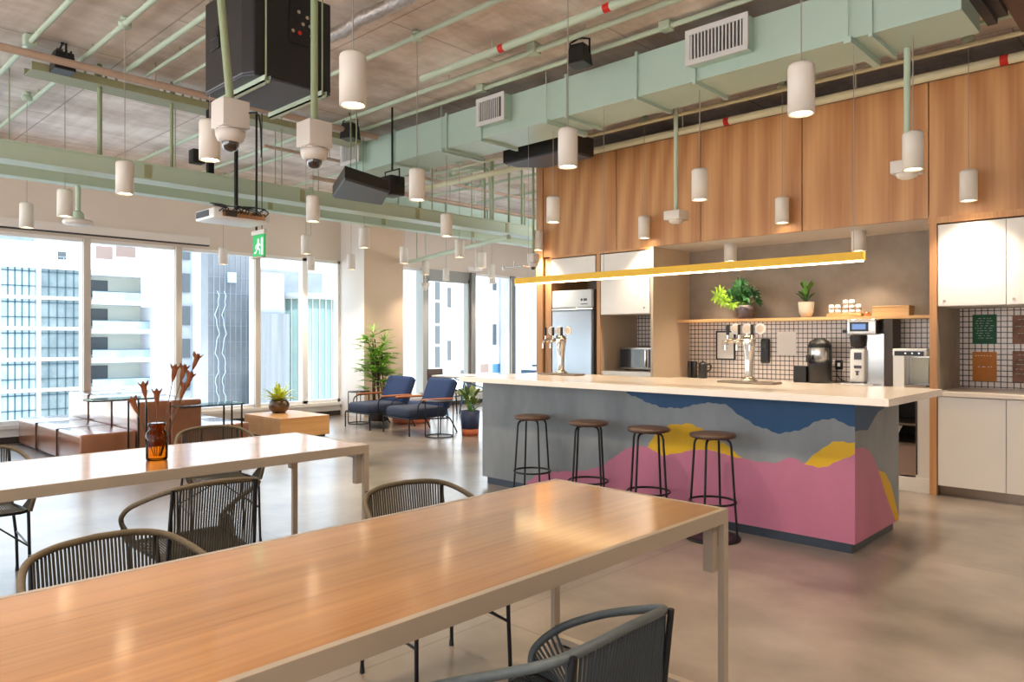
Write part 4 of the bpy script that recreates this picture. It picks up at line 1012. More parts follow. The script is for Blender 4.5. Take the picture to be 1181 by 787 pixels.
pipe('conduit', 'pale conduit above the plywood pipe', (-8.0, 7.12, 3.87), (X1, 7.12, 3.87), .02, 'duct_under')
pipe('drain_pipe', 'pinkish pipe crossing the ceiling before the cable tray', (-7.2, -4.9, 3.80), (-7.2, 5.2, 3.80), .034, 'pipe_pink')
t = thing('cable_tray', 'olive green cable tray behind the pinkish pipe', 'cable tray', (-7.65, 2, 3.8))
MB().box(-7.78, 1.75, 3.78, -7.52, 5.2, 3.79).box(-7.78, 1.75, 3.79, -7.77, 5.2, 3.85).box(-7.53, 1.75, 3.79, -7.52, 5.2, 3.85).build('tray', 'olive_paint', t)
b = MB()
for k in range(14): b.tube([(-7.62, 2.2+k*.09, 3.80), (-7.62, 2.2+k*.09, 3.95)], .012, 5)
b.build('cable_drop', 'olive_paint', t)
MB().rbox(-7.76, 2.55, 3.80, -7.55, 2.85, 3.92, .02).build('junction_box', 'white_plastic', t)
for y in (2.0, 3.4, 4.8): MB().cyl((-7.65, y, 3.85), (-7.65, y, ZC), .008, n=6).build('hanger', 'olive_paint', t)
b = MB(); pts = []
for k in range(90): pts.append((-5.35+.085*k, 3.34+.012*math.sin(k*.7), 3.90+.004*math.sin(k*1.3)))
b.tube(pts, [.05+.006*(k % 2) for k in range(90)], 12)
solo('foil_duct', b, 'foil', 'crinkled foil wrapped duct at the top right of the loudspeaker', 'duct', (-5.35, 3.34, 3.9))
solo('valve', MB().cyl((-5.45, 3.34, 3.9), (-5.38, 3.34, 3.9), .03, n=12).cyl((-5.42, 3.34, 3.9), (-5.42, 3.34, 4.0), .02, n=10).cyl((-5.42, 3.30, 3.93), (-5.42, 3.38, 3.93), .012, n=8), 'green_paint', 'small green valve at the end of the foil duct', 'valve', (-5.42, 3.34, 3.9))
# beams
def ibeam(label, x, w_=.24, z0=2.95, z1=3.115, rods=()):
    t = thing('steel_beam', label, 'beam', (x, 4, z0), group='suspended green steel beams')
    b = MB().box(x-w_, -4.9, z0, x, 13.9, z0+.014, 0).box(x-w_, -4.9, z1-.014, x, 13.9, z1, 0)
    b.box(x-.03, -4.9, z0+.014, x-.02, 13.9, z1-.014)
    b.box(x-w_+.02, -4.9, z0+.014, x-w_+.03, 13.9, z1-.014)
    b.build('beam_profile', 'green_paint', t)
    m = MB()
    for y in [k*1.68-4 for k in range(11)]: m.box(x-.02, y-.03, z0+.014, x-.012, y+.03, z1-.014)
    m.build('splice_plate', 'olive_paint', t)
    for (y, r_) in rods: MB().cyl((x-w_/2, y, z1), (x-w_/2, y, ZC), r_, n=8).build('hanger_rod', 'green_dark', t)
    return t
ibeam('nearer green steel beam crossing the room below the ceiling', -7.5, rods=((-1, .02), (.8, .012), (1.45, .006), (2.324, .022), (2.988, .018), (4.2, .006), (5.3, .006), (6.2, .018), (7.40, .016), (7.55, .028), (7.904, .018), (8.189, .018), (10, .018)))
ibeam('further green steel beam behind the nearer one', -8.24, w_=.16, rods=((1.6, .01), (1.75, .006), (3.3, .006), (4.5, .006), (5.1, .006), (5.9, .006), (7, .01), (9, .01)))
# big duct
t = thing('air_duct', 'long pale green rectangular air duct under the ceiling', 'duct', (-4.6, 5.6, 3.5))
dx0, dx1, dy0, dy1, dz0, dz1 = -8.0, -1.16, 5.35, 5.86, 3.50, 3.865
MB().box(dx0, dy0, dz0, dx1, dy1, dz1).build('duct_body', 'duct_green', t, bevel=.004)
for x in (-7.05, -6.1, -5.55, -4.4, -3.613, -3.05, -1.70):
    MB().box(x-.012, dy0-.025, dz0-.03, x+.012, dy1+.03, dz1+.02).build('flange', 'duct_green', t)
for x in (-6.15, -4.62, -1.84):
    MB().box(x-.025, dy0-.06, dz0-.045, x+.025, dy1+.06, dz0-.001).cyl((x, dy1+.045, dz0-.04), (x, dy1+.045, ZC), .008, n=6).cyl((x, dy0-.045, dz0-.04), (x, dy0-.045, ZC), .005, n=6).build('support_bracket', 'duct_green', t)
for (xa, xb, za, zb) in ((-8.0, -7.62, 3.60, 3.86), (-5.5, -5.12, 3.60, 3.86), (-3.06, -2.55, 3.60, 3.86)):
    g = MB().box(xa, dy0-.11, za, xb, dy0, zb).build('vent_box', 'duct_green', t)
    m = MB().box(xa-.012, dy0-.125, za-.012, xb+.012, dy0-.11, za+.03).box(xa-.012, dy0-.125, zb-.03, xb+.012, dy0-.11, zb+.012).box(xa-.012, dy0-.1249, za-.0119, xa+.03, dy0-.11, zb+.0119).box(xb-.03, dy0-.1249, za-.0119, xb+.012, dy0-.11, zb+.0119)
    n = int((xb-xa-.06)/.03)
    for k in range(n): m.box(xa+.035+k*.03, dy0-.122, za+.03, xa+.047+k*.03, dy0-.108, zb-.03)
    m.build('grille', 'grille', g)
    MB().box(xa+.03, dy0-.112, za+.03, xb-.03, dy0-.1101, zb-.03).build('grille_back', 'grille_dark', g)
# far green duct
t = thing('air_duct', 'green duct far back beyond the beams', 'duct', (-9, 9, 3.4))
MB().box(-9.3, 6.3, 3.41, -9.0, 13.9, 3.585).build('duct_body', 'duct_green', t)
for k in range(7): MB().box(-9.32, 6.9+k*.95, 3.39, -8.98, 6.93+k*.95, 3.6).build('flange', 'duct_green', t)
pipe('drain_pipe', 'brown pipe above the far green duct', (-9.0, 5.4, 3.63), (-9.0, 13.9, 3.63), .03, 'pipe_pink')
pipe('drain_pipe', 'brown pipe crossing high above the far green duct', (-8.6, 4.5, 3.82), (-8.6, 13.9, 3.82), .022, 'pipe_pink')
pipe('conduit', 'pale conduit over the far part of the room, nearer', (-11.4, 7.6, 3.93), (-6.7, 7.6, 3.93), .02, 'green_paint', boxes=(.6,))
pipe('conduit', 'pale conduit over the far part of the room, middle', (-11.4, 8.4, 3.93), (-6.7, 8.4, 3.93), .02, 'green_paint', boxes=(.5,))
pipe('conduit', 'pale conduit over the far part of the room, furthest', (-11.4, 9.4, 3.93), (-6.7, 9.4, 3.93), .02, 'green_paint')
pipe('conduit', 'green conduit left of the far duct', (-11.4, 6.3, 3.93), (-8.3, 6.3, 3.93), .02, 'green_paint')
t = thing('bent_pipe', 'green pipe bending down onto the beam left of the plywood', 'pipe', (-7.62, 7.55, 3.1))
MB().tube(bez([(-8.5, 7.2, 3.9), (-8.0, 7.3, 3.9), (-7.7, 7.42, 3.88), (-7.62, 7.5, 3.75), (-7.62, 7.53, 3.12)], 6), .025, 8).build('tube', 'green_paint', t)
# lower green pipe by the far windows
t = thing('branch_pipe', 'green pipe hanging below the beams in front of the far windows', 'pipe', (-9.0, 8, 2.8))
MB().cyl((-10.694, 8.41, 2.80), (-7.0, 7.25, 2.80), .035, n=12).build('tube', 'green_paint', t)
for f in (.12, .7):
    x, y = -10.694+3.694*f, 8.41-1.16*f; MB().cyl((x, y, 2.8), (x, y, ZC), .008, n=6).build('hanger', 'green_dark', t)
# right ceiling unit
t = thing('ceiling_unit', 'dark brown air unit at the top right corner', 'air conditioner', (-.4, 5.8, 3.62))
MB().box(-1.04, 4.9, 3.70, .3, 6.62, 3.97).build('body', 'brown_dark', t)
MB().box(-1.16, 5.3, 3.62, -1.10, 6.1, 3.9).box(-1.10, 5.35, 3.66, -1.04, 6.1, 3.9).build('connector', 'grille_dark', t)
MB().cyl((-.9, 6.5, 3.9), (-.9, 6.5, ZC), .01, n=6).cyl((.2, 6.5, 3.9), (.2, 6.5, ZC), .01, n=6).build('hanger', 'green_dark', t)

# ================================================================= LOUDSPEAKERS
def speaker(label, bare=False):
    t = thing('loudspeaker', label, 'loudspeaker', (0, 0, 0), group='black loudspeakers hung from the ceiling')
    # local: rear (connector) face at +x, bottom z=0
    pts = [(0, -.285), (0, .285), (-.30, .285), (-.60, .25), (-.60, -.25), (-.30, -.285)]
    pts = [(0, -.25), (.0, .285), (-.6, .25), (-.6, -.29), (-.08, -.29)]
    MB().prism(pts, .012, .60).build('cabinet', 'dark_plastic', t, local=True, bevel=.012)
    MB().prism([(p[0]*.985-.004, p[1]*.985) for p in pts], 0, .012).build('base_plate', 'speaker_grey', t, local=True)
    m = MB().box(0, -.02, .27, .008, .17, .56).build('rear_panel', 'black_plastic', t, local=True)
    for (y, z, mt) in ((.04, .47, 'steel'), (.10, .45, 'chrome'), (.07, .40, 'steel'), (.12, .40, 'steel'), (.05, .34, 'red_tape'), (.13, .34, 'chrome'), (-.0, .34, 'chrome')):
        MB().cyl((.008, y, z), (.016, y, z), .012, n=12).build('connector', mt, m, local=True)
    h = MB().rbox(-.50, -.300, .26, -.38, -.286, .40, .004).build('handle_recess', 'black_plastic', t, local=True)
    MB().rbox(-.49, -.306, .32, -.39, -.298, .345, .004).build('handle', 'dark_plastic', h, local=True)
    for y in (-.19, .20):
        b = MB().box(-.64, y-.02, -.04, .05, y+.02, -.03).box(-.64, y-.02, -.04, .05, y-.014, 0).box(-.64, y+.014, -.04, .05, y+.02, 0)
        b.build('support_rail', 'green_paint', t, local=True)
        for x in (-.62, .03): MB().cyl((x, y, -.05), (x, y, 1.0), .006, n=6).build('hanger_rod', 'green_dark', t, local=True)
    return t
sp = speaker('large black loudspeaker on green rails at the top left centre'); sp.location = (-4.2, 2.385, 3.0); sp.rotation_euler.z = 0
t = thing('stage_monitor', 'flat black wedge loudspeaker hanging below the far end of the air duct', 'loudspeaker', (-6.6, 4.6, 3.0))
MB().prism([(-6.96, 4.44), (-6.07, 4.01), (-6.3, 4.72), (-6.94, 5.08)], 2.952, 3.08).build('cabinet', 'dark_plastic', t, bevel=.012)
MB().prism([(-6.95, 4.46), (-6.09, 4.03), (-6.31, 4.71), (-6.92, 5.07)], 2.94, 2.952).build('base_plate', 'speaker_grey', t)
for x, y in ((-6.85, 4.6), (-6.3, 4.3)): MB().cyl((x, y, 3.08), (x, y, ZC), .007, n=6).build('hanger', 'green_dark', t)
t = thing('stage_light', 'black boxy stage light beside the flat wedge loudspeaker', 'spotlight', (-6.72, 5.02, 3.03), group='black stage lights on the ceiling')
MB().rbox(-6.78, 4.93, 3.0, -6.56, 5.13, 3.22, .02).build('lamp_head', 'black_plastic', t)
MB().tube([(-6.80, 5.03, 3.11), (-6.80, 5.03, 3.29), (-6.54, 5.03, 3.29), (-6.54, 5.03, 3.11)], .009, 6).build('yoke', 'black_metal', t)
MB().cyl((-6.67, 5.03, 3.29), (-6.67, 5.03, ZC), .012, n=8).build('stem', 'black_metal', t)
t = thing('air_curtain', 'long black unit with grey underside hung beside the plywood corner', 'loudspeaker', (-5.4, 6.4, 3.4))
MB().prism([(-6.0, 6.12), (-5.05, 6.12), (-5.05, 6.62), (-5.75, 6.62), (-6.0, 6.35)], 3.45, 3.66).build('cabinet', 'black_plastic', t, bevel=.01)
MB().prism([(-5.98, 6.14), (-5.07, 6.14), (-5.07, 6.60), (-5.74, 6.60), (-5.98, 6.35)], 3.438, 3.45).build('base_plate', 'speaker_grey', t)
for x in (-5.8, -5.2): MB().cyl((x, 6.4, 3.66), (x, 6.4, ZC), .006, n=6).build('hanger', 'green_dark', t)
# ================================================================= DOME CAMERAS, SENSORS
def domecam(label, x, y, z, lean=0, s=1.0, rod=True, cable=False):
    t = thing('dome_camera', label, 'security camera', (x, y, z), group='white dome cameras')
    w_ = .078*s
    MB().rbox(-w_, -w_, .0, w_, w_, .155*s, .006).build('mount_box', 'camera_white', t, local=True)
    MB().lathe([(.001, 0), (.082*s, 0), (.082*s, -.035*s), (.07*s, -.065*s), (.052*s, -.075*s), (.001, -.075*s)], (0, 0, 0), 32).build('housing', 'camera_white', t, local=True)
    MB().lathe([(.048*s, -.073*s), (.046*s, -.095*s), (.034*s, -.115*s), (.018*s, -.124*s), (.001, -.126*s)], (0, 0, 0), 28).build('dome', 'smoked_dome', t, local=True)
    if rod: MB().cyl((0, 0, .15*s), (lean*.7228, lean*.6911, ZC-z), .022*s, n=12).build('drop_rod', 'green_dark', t, local=True)
    if cable:
        g = lambda u, z_: (.7228*u, .6911*u, z_)
        MB().tube(bez([g(.09, .09), g(.15, .09), g(.17, .02), g(.175, -.12), g(.175, -.16)], 6), .005, 6).build('cable', 'black_plastic', t, local=True)
    MB().lathe([(.082*s, -.002), (.086*s, -.006), (.084*s, -.012), (.082*s, -.01)], (0, 0, 0), 32).build('trim_ring', 'chrome', t, local=True)
    return t
domecam('left white dome camera hanging below the loudspeaker', -4.02, 1.90, 2.585, lean=-.115, cable=True)
domecam('right white dome camera under the right side of the loudspeaker', -3.97, 2.405, 2.565, lean=.0)
domecam('small white dome camera by the plywood post', -6.46, 7.16, 2.40, s=.75, rod=True)
def sensor(label, x, y, z, s=1.0, zt=4.0):
    t = thing('access_point', label, 'sensor', (x, y, z), group='white boxes on green rods')
    MB().rbox(-.09*s, -.09*s, .0, .09*s, .09*s, .09*s, .008).build('box', 'camera_white', t, local=True)
    MB().lathe([(.075*s, 0), (.065*s, -.022*s), (.04*s, -.035*s), (.001, -.04*s)], (0, 0, 0), 28).build('lens', 'pendant_white', t, local=True)
    MB().cyl((0, 0, .09*s), (0, 0, zt-z), .022, n=12).build('drop_rod', 'green_paint', t, local=True)
sensor('white sensor box on a thick rod before the plywood', -3.93, 6.51, 2.60)
sensor('white sensor box on a rod behind the right-hand pendant', -1.60, 5.80, 2.59, zt=3.499)
t = thing('access_point', 'flat white access point on a green rod above the left window', 'sensor', (-8.33, 2.34, 2.56), group='white boxes on green rods')
MB().lathe([(.001, .0), (.13, .0), (.14, .02), (.13, .045), (.001, .05)], (0, 0, 0), 32).build('body', 'pendant_white', t, local=True)
MB().lathe([(.06, .05), (.05, .12), (.025, .14), (.001, .14)], (0, 0, 0), 20).cyl((0, 0, .12), (0, 0, .42), .025, n=12).build('drop_rod', 'green_paint', t, local=True)
t = thing('cone_sensor', 'grey cone shaped sensor in front of the far left pane', 'sensor', (-11.0, 8.85, 2.3))
t.location = (-10.9, 9.0, 2.32)
MB().lathe([(.001, 0), (.03, .005), (.09, .10), (.095, .15), (.001, .155)], (0, 0, 0), 20).cyl((0, 0, .15), (0, 0, ZC-2.32), .012, n=8).build('body', 'camera_white', t, local=True)
t = thing('cone_sensor', 'peach coloured small sensor below the green branch pipe', 'sensor', (-9.12, 8.63, 2.56))
MB().rbox(-.09, -.09, 0, .09, .09, .07, .01).cyl((0, 0, .07), (0, 0, ZC-2.56), .012, n=8).build('body', 'camera_white', t, local=True)
solo('wall_valve', MB().cyl((-6.6, 7.1, 2.36), (-6.95, 7.1, 2.36), .012, n=8).cyl((-6.75, 7.1, 2.36), (-6.75, 7.1, 2.43), .012, n=8).cyl((-6.95, 7.1, 2.33), (-6.95, 7.1, 2.39), .02, n=8).cyl((-6.6, 7.1, 2.36), (-6.6, 7.38, 2.36), .01, n=8), 'steel', 'small metal valve poking out left of the plywood post', 'valve', (-6.75, 7.1, 2.36))

# ================================================================= SPOT FIXTURES ON THE CEILING
def flood(label, x, y, z=3.78, rz=0, s=1.):
    t = thing('stage_light', label, 'spotlight', (x, y, z), rz, 'black stage lights on the ceiling')
    b = MB(); p = [(-.075, -.07), (.075, -.07), (.075, .07), (-.075, .07)]
    lo = [(x_*1.2*s, y_*1.2*s, -.09*s) for x_, y_ in p]; hi = [(x_*s, y_*s, .07*s) for x_, y_ in p]
    b.add(lo+hi, [(3, 2, 1, 0), (4, 5, 6, 7), (0, 1, 5, 4), (1, 2, 6, 5), (2, 3, 7, 6), (3, 0, 4, 7)])
    o = b.build('lamp_head', 'black_plastic', t, local=True, bevel=.006)
    b = MB()
    for k in range(4): b.box(-.07*s, (-.06+k*.035)*s, .07*s, .07*s, (-.05+k*.035)*s, .09*s)
    b.build('cooling_fins', 'black_plastic', t, local=True)
    MB().tube([(-.1*s, 0, 0), (-.1*s, 0, .13*s), (0, 0, .16*s), (.1*s, 0, .13*s), (.1*s, 0, 0)], .009, 6).build('yoke', 'black_metal', t, local=True)
    MB().cyl((0, 0, .15*s), (0, 0, ZC-z), .014, n=8).build('stem', 'black_metal', t, local=True)
flood('black stage light on the ceiling near the top left corner', -7.3, 1.93, 3.83)
flood('black stage light on the ceiling left of the duct end', -7.17, 4.81, 3.78, R(20))
flood('black stage light on the ceiling above the middle of the duct', -3.93, 4.95, 3.83, R(10), .95)
t = thing('stage_light', 'black slim fixture standing above the beam behind the left dome camera', 'spotlight', (-7.55, 3.35, 3.12), group='black stage lights on the ceiling')
MB().box(-.03, -.03, .0, .03, .03, ZC-3.12).build('post', 'black_metal', t, local=True)
MB().rbox(-.06, -.2, .08, .06, -.07, .22, .01).build('lamp_head', 'black_plastic', t, local=True)

# ================================================================= PROJECTOR + EXIT SIGN
t = thing('projector', 'white ceiling projector with tangled cables under the beam', 'projector', (-7.18, 3.42, 2.58))
MB().rbox(-7.40, 3.13, 2.575, -6.98, 3.72, 2.68, .02).build('housing', 'white_plastic', t)
MB().box(-6.98, 3.22, 2.60, -6.972, 3.66, 2.665).build('rear_panel', 'copper', t)
MB().box(-6.972, 3.25, 2.605, -6.966, 3.36, 2.66).build('vent', 'fridge_side', t)
MB().box(-7.36, 3.122, 2.60, -7.08, 3.13, 2.66).build('side_vent', 'speaker_grey', t)
b = MB()
for k in range(14):
    y = 3.18+k*.037; b.tube(bez([(-6.97, y, 2.64), (-6.93, y+random.uniform(-.05, .05), 2.67+random.uniform(-.02, .03)), (-7.05, y+random.uniform(-.1, .1), 2.70+random.uniform(0, .05)), (-7.18, 3.42, 2.74)], 4), .006, 5)
b.build('cable_bundle', 'black_plastic', t)
MB().cyl((-7.11, 3.42, 2.68), (-7.11, 3.42, ZC), .02, n=10).box(-7.26, 3.34, 2.68, -7.10, 3.50, 2.70).build('mount_pole', 'black_metal', t)
ex, ey, ez = -7.33, 3.78, 2.27
t = thing('exit_sign', 'green running man exit sign hanging below the beam', 'sign', (ex, ey, ez))
MB().rbox(ex-.14, ey-.02, ez+.235, ex+.14, ey+.02, ez+.285, .008).build('housing', 'camera_white', t)
MB().box(ex-.125, ey-.008, ez, ex+.125, ey+.008, ez+.235).build('green_panel', 'exit_green', t)
b = MB(); yf = ey-.009
b.lathe([(.001, -.0), (.018, 0), (.018, .002), (.001, .002)], (0, 0, 0), 14)
b = MB()
def bar(p, q, w_):
    P_, Q = Vector((p[0], 0, p[1])), Vector((q[0], 0, q[1])); d = (Q-P_).normalized(); n_ = Vector((-d.z, 0, d.x))*w_/2
    vs = [P_+n_, P_-n_, Q-n_, Q+n_]; b.add([(ex+v.x, yf-.002, ez+v.z) for v in vs], [(0, 1, 2, 3)])
bar((.0, .19), (.0, .155), .035); bar((.005, .15), (-.015, .09), .04); bar((.0, .14), (.05, .12), .014); bar((.0, .14), (-.05, .12), .014); bar((-.05, .12), (-.06, .09), .013)
bar((-.015, .1), (.035, .07), .018); bar((.035, .07), (.03, .03), .016); bar((-.015, .1), (-.05, .05), .018); bar((-.05, .05), (-.09, .045), .015); bar((.08, .02), (.08, .2), .04)
b.build('running_man', 'exit_white', t)
MB().box(ex-.125, ey-.03, ez-.012, ex+.125, ey+.01, ez).build('lower_lip', 'pipe_pink', t)
MB().cyl((ex-.06, ey, ez+.28), (ex-.06, ey, ZC), .012, n=8).cyl((ex+.06, ey, ez+.28), (ex+.06, ey, ZC), .005, n=6).build('hanger_rod', 'black_metal', t)

# ================================================================= BUILDINGS OUTSIDE
def pY(px_, X): return onX(px_, 391, X)[0]
def pZ(px_, py_, X): return onX(px_, py_, X)[1]
X = -90.0
t = thing('apartment_building', 'white apartment block with glazed balconies outside the left window', 'building', (X-8, pY(20, X), -26))
ya, yb = pY(-160, X), pY(103, X)
zt_ = pZ(50, 306, X)
MB().box(X-12, ya, -26, X-2.2, yb, zt_).build('wall', 'building_white', t)
MB().box(X-14, ya, zt_, X-5, pY(90, X), zt_+4.6).build('penthouse', 'building_white', t)
MB().box(X-4.98, pY(3, X), zt_+3.0, X-4.9, pY(54, X), zt_+4.0).build('window', 'ext_glass', t)
MB().box(X-4.98, pY(82, X), zt_+1.2, X-4.9, pY(92, X), zt_+2.1).build('window', 'ext_dark', t)
fl = zt_-3.25; rows = []
z = zt_
b = MB()
while z > -24: rows.append(z); b.box(X-2.2, ya, z-.35, X, yb, z); z -= 3.28
b.build('floor_slab', 'building_white', t)
b = MB()
piers = [(-160, -155), (-106, -100), (-54, -49), (-3, 1), (42, 47), (95, 103)]
for a, c in piers: b.box(X-2.2, pY(a, X), -26, X+.05, pY(c, X), zt_)
b.build('pier', 'building_white', t)
bays = [(-100, -54), (-49, -3), (1, 42), (47, 95)]
for ri, z in enumerate(rows[:-1]):
    for bi, (a, c) in enumerate(bays):
        y0, y1 = pY(a, X), pY(c, X)
        o = MB().box(X-.25, y0, z-3.28, X-.2, y1, z-.35).build('window', 'ext_glass_pale' if (ri*3+bi) % 3 else 'ext_glass', t)
        if ri < 8:
            m = MB(); n = 5
            for k in range(n+1): yy = y0+(y1-y0)*k/n; m.box(X-.2, yy-.06, z-3.28, X-.12, yy+.06, z-.35)
            m.box(X-.2, y0, z-2.3, X-.12, y1, z-2.2).box(X-.2, y0, z-.75, X-.12, y1, z-.62)
            m.build('window_frame', 'ext_frame', o)
b = MB(); b.box(X-.1, ya, zt_+1.0, X-.04, yb, zt_+1.06).box(X-.1, ya, zt_+.55, X-.04, yb, zt_+.6)
for k in range(24): yy = ya+(yb-ya)*k/23; b.box(X-.1, yy-.03, zt_, X-.04, yy+.03, zt_+1.05)
b.build('roof_railing', 'ext_rail', t)
# second block
t = thing('apartment_building', 'white block with open recessed balconies outside the second window', 'building', (X-8, pY(140, X), -26))
ya, yb = pY(103.6, X)+.3, pY(173, X); zt_ = pZ(140, 313.5, X)
MB().box(X-14, ya, -26, X-3, yb, zt_).build('wall', 'building_cream', t)
b = MB(); z = zt_; rows = []
while z > -24: rows.append(z); b.box(X-3, ya, z-.5, X, yb, z); z -= 3.28
b.build('floor_slab', 'building_white', t)
MB().box(X-14, yb, -26, X+.4, pY(188, X), zt_).build('side_wall', 'building_lavender', t)  # lavender tint paints the shade on this side of the white block
for z in rows[:-1]:
    MB().box(X-.12, ya, z-3.28, X-.06, yb, z-2.35).build('balcony_glass', 'ext_glass_pale', t)
    MB().box(X-.14, ya, z-2.35, X-.04, yb, z-2.28).build('handrail', 'ext_frame', t)
    MB().box(X-2.98, ya+.3, z-2.9, X-2.9, pY(124, X-3), z-.9).build('window', 'ext_dark', t)
MB().box(X-13, pY(188.1, X), -26, X, pY(207, X), 22).build('tower', 'building_white', t)
b = MB()
for k in range(8): b.box(X, pY(196, X), 16-k*2.9, X+.05, pY(198, X), 16.5-k*2.9)
b.build('small_vent', 'ext_dark', t)
b = MB(); b.box(X-6, ya, zt_, X-5, yb-3, zt_+4.5); b.box(X-9, ya+2, zt_, X-6, yb-1, zt_+6)
b.build('roof_house', 'building_white', t)
MB().box(X-4.99, ya+1.8, zt_+1.8, X-4.9, ya+3.6, zt_+3.3).box(X-4.99, ya+4.0, zt_+2.2, X-4.9, ya+6.2, zt_+4.0).build('window', 'ext_brown', t)
b = MB(); b.box(X-.1, ya, zt_+1.0, X-.04, pY(186, X), zt_+1.06)
for k in range(14): yy = ya+(pY(186, X)-ya)*k/13; b.box(X-.1, yy-.03, zt_, X-.04, yy+.03, zt_+1.05)
b.build('roof_railing', 'ext_rail', t)
# grey windows tower + white wall
X = -75.0
t = thing('office_building', 'grey windowed tower strip beside a plain white wall', 'building', (X-6, pY(214, X), -26))
MB().box(X-2, pY(207.5, X), -26, X, pY(222, X), 24).build('wall', 'building_concrete', t)
for k in range(9): MB().box(X, pY(209, X), 16-k*3.3, X+.1, pY(219, X), 17.9-k*3.3).build('window', 'ext_dark', t)
MB().box(X-2, pY(222.1, X), -26, X+1, pY(244, X), pZ(230, 350, X)).build('white_annex', 'building_lavender', t)
MB().box(X-14, pY(222.1, X), pZ(230, 350, X), X-2, pY(246, X), 24).build('upper_wall', 'building_white', t)
# mirrored grey building
X = -42.0
t = thing('glass_building', 'grey mirrored glass facade beside the exit sign window', 'building', (X-5, pY(268, X), -26))
MB().box(X-1, pY(240, X), -26, X, pY(300, X), pZ(268, 293, X)).build('facade', 'building_mirror', t)
b = MB(); y0, y1 = pY(240, X), pY(296, X)
for k in range(1, 9): yy = y0+(y1-y0)*k/9; b.box(X, yy-.02, -26, X+.04, yy+.02, pZ(268, 293, X))
for k in range(22): b.box(X, y0, 5-k*.95, X+.03, y1, 5.03-k*.95)
b.build('joints', 'building_grey', t)
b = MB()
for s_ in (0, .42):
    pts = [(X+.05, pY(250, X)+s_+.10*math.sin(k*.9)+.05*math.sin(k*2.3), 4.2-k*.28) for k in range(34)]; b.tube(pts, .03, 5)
b.build('wavy_reflection_strip', 'building_sky', t)  # reflections in the glass, modelled as pale wavy tubes
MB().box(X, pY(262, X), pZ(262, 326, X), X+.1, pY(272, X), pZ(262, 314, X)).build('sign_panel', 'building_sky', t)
# concrete block + green glass drum
X = -38.0
t = thing('concrete_building', 'pale concrete block with ribbed lower wall seen through the fourth window', 'building', (X-5, pY(318, X), -26))
MB().box(X-1.2, pY(299, X), -26, X-.5, pY(333, X), pZ(318, 313, X)).build('wall', 'building_concrete', t)
MB().box(X-.5, pY(299, X), -26, X, pY(334, X), pZ(318, 362, X)).build('ribbed_wall', 'building_ribbed', t)
MB().box(X-1.3, pY(300, X), pZ(318, 313, X), X-.3, pY(334, X), pZ(318, 310, X)).build('roof_slab', 'building_grey', t)
solo('grey_building', MB().box(X-9, pY(326, X-8), -26, X-8, pY(372, X-8), pZ(350, 314, X-8)), 'building_grey', 'grey block standing behind the green glass drum', 'building', (X-8.5, pY(350, X-8), -26))
t = thing('glass_drum', 'green glass curved building with a pale roof band', 'building', (X-4, pY(375, X), -26))
cx_, cy_, r_ = X-2.2, (pY(334, X)+pY(412, X))/2, (pY(412, X)-pY(334, X))/2
MB().lathe([(r_, -26), (r_, pZ(360, 345, X)), (.01, pZ(360, 345, X))], (cx_, cy_, 0), 48).build('glass_wall', 'building_green', t)
MB().lathe([(.01, pZ(360, 345, X)), (r_+.25, pZ(360, 345, X)), (r_+.25, pZ(360, 338, X)), (.01, pZ(360, 336, X))], (cx_, cy_, 0), 48).build('roof_band', 'building_concrete', t)
b = MB()
for k in range(36):
    a = 2*math.pi*k/36; b.box(cx_+(r_+.03)*math.cos(a)-.03, cy_+(r_+.03)*math.sin(a)-.03, -26, cx_+(r_+.03)*math.cos(a)+.03, cy_+(r_+.03)*math.sin(a)+.03, pZ(360, 345, X))
b.build('mullion', 'building_concrete', t)
X = -110.0
t = thing('background_tower', 'white tower behind the green glass drum', 'building', (X-5, pY(385, X), -26))
MB().box(X-10, pY(368, X), -26, X, pY(420, X), 14).build('wall', 'building_white', t)
for k in range(6): MB().box(X, pY(380, X), 8-k*2, X+.1, pY(386, X), 8.9-k*2).build('window', 'building_sky', t)
# far window buildings
X = -45.0
t = thing('white_building', 'plain white building with slim windows outside the far windows', 'building', (X-5, pY(540, X), -26))
MB().box(X-12, pY(495, X), -26, X, pY(600, X), 14).build('wall', 'building_white', t)
def ext_win(xa, xb, y_a, y_b, mat='ext_dark'): MB().box(X, pY(xa, X), pZ((xa+xb)/2, y_b, X), X+.08, pY(xb, X), pZ((xa+xb)/2, y_a, X)).build('window', mat, t)
for a, c in ((324, 346), (349, 373), (376, 397), (400, 424)): ext_win(501.5, 507, a, c, 'ext_dark')
for (xa, y0_, y1_) in ((516, 332, 355), (516, 393, 416), (568, 374, 398), (579.5, 374, 398), (579.5, 318, 333), (568, 326, 335)): ext_win(xa, xa+4, y0_, y1_)
ext_win(554, 563, 420, 430, 'ext_brown'); ext_win(568, 576, 420, 430, 'trestle_blue'); ext_win(531, 534, 427, 432)
X = -60.0
t = thing('blue_glass_building', 'pale blue glass building at the left edge of the far windows', 'building', (X-5, pY(470, X), -26))
MB().box(X-10, pY(455, X), -26, X, pY(477, X), pZ(468, 317, X)).build('wall', 'building_sky', t)
for k in range(7): MB().box(X, pY(464, X), 5-k*1.9, X+.1, pY(469, X), 6-k*1.9).build('window', 'ext_glass', t)
MB().box(X-10, pY(477, X), -26, X+.5, pY(494, X), 14).build('white_wall', 'building_white', t)
X = -42.0
t = thing('pale_blue_building', 'pale blue grey building left of the plywood post', 'building', (X-5, pY(612, X), -26))
MB().box(X-2.5, pY(602, X), -26, X, pY(640, X), 14).build('wall', 'building_sky', t)
solo('ground', MB().box(-140, -80, -27, -14, 140, -26), 'ext_ground', 'street level far below the windows', 'ground')

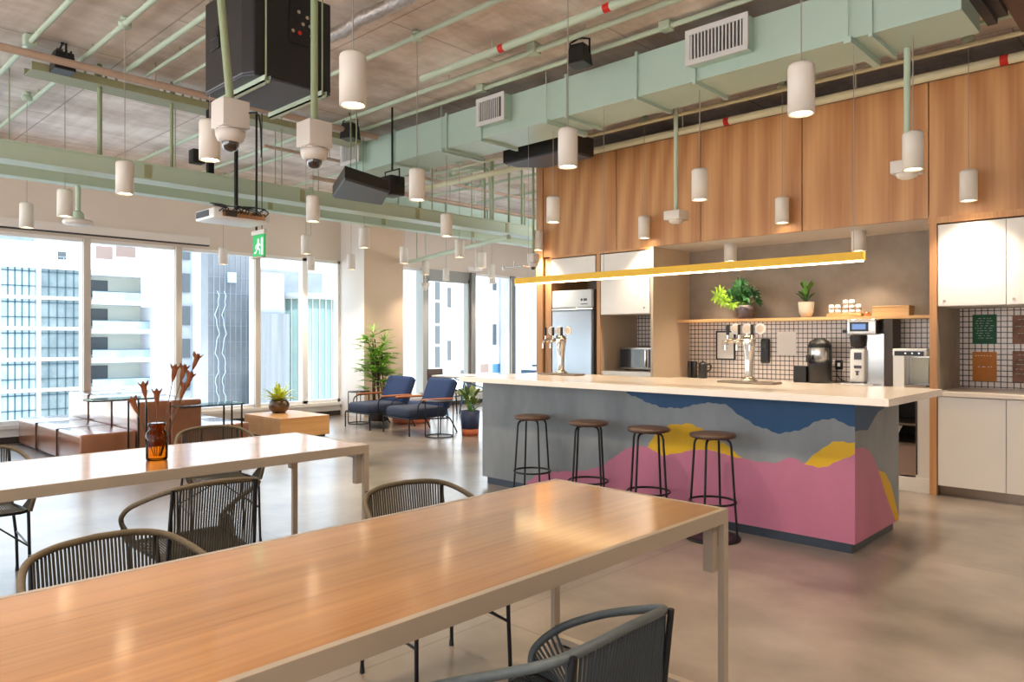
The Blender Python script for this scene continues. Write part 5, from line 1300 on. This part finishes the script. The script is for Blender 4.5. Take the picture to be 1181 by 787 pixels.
# ================================================================= LIGHT
wd = bpy.data.worlds.new('sky'); S.world = wd; wd.use_nodes = True; nt = wd.node_tree
bg = nt.nodes['Background']; tc = nt.nodes.new('ShaderNodeTexCoord'); sp2 = nt.nodes.new('ShaderNodeSeparateXYZ'); cr = nt.nodes.new('ShaderNodeValToRGB')
nt.links.new(tc.outputs['Generated'], sp2.inputs[0]); mz = nt.nodes.new('ShaderNodeMath'); mz.operation = 'MULTIPLY_ADD'; mz.inputs[1].default_value = .5; mz.inputs[2].default_value = .5
nt.links.new(sp2.outputs['Z'], mz.inputs[0]); nt.links.new(mz.outputs[0], cr.inputs['Fac'])
e = cr.color_ramp.elements
e[0].color = (1.5, 1.42, 1.33, 1); e[0].position = .0; e[1].color = (.48, .68, 1, 1); e[1].position = .9      # added uplight below brightens the ceiling, pale horizon, blue zenith
k = e.new(.47); k.color = (1.5, 1.42, 1.33, 1); k = e.new(.5); k.color = (.6, .63, .65, 1)
k = e.new(.52); k.color = (.6, .63, .65, 1)
nt.links.new(cr.outputs[0], bg.inputs['Color']); bg.inputs['Strength'].default_value = 2.8
sun = bpy.data.lights.new('sun', 'SUN'); sun.energy = 2.2; sun.angle = R(2); sun.color = (1, .97, .92)
so = bpy.data.objects.new('sun', sun); COL.objects.link(so); so.rotation_euler = (R(28), R(38), 0)   # high, from behind the room
sd = Vector((-.42, .12, -.95)); so.rotation_euler = sd.to_track_quat('-Z', 'Y').to_euler()

# ================================================================= CAMERA
cam = bpy.data.cameras.new('camera'); co = bpy.data.objects.new('camera', cam); COL.objects.link(co)
cam.sensor_width = 36; cam.lens = 36*FPX/1181; cam.clip_end = 400
cam.shift_y = -(393.5-CY)/1181*-1*-1
co.location = (0, 0, EYE); co.rotation_euler = (math.pi/2, 0, math.atan2(QA, QB))
S.camera = co
S.view_settings.view_transform = 'Standard'; S.view_settings.look = 'None'; S.view_settings.exposure = .65; S.view_settings.gamma = 1; S.view_settings.use_curve_mapping = False
S.cycles.use_denoising = True
S.cycles.max_bounces = 10; S.cycles.diffuse_bounces = 5; S.cycles.glossy_bounces = 4; S.cycles.transparent_max_bounces = 12
S.cycles.sample_clamp_indirect = 6; S.cycles.caustics_reflective = False; S.cycles.caustics_refractive = False
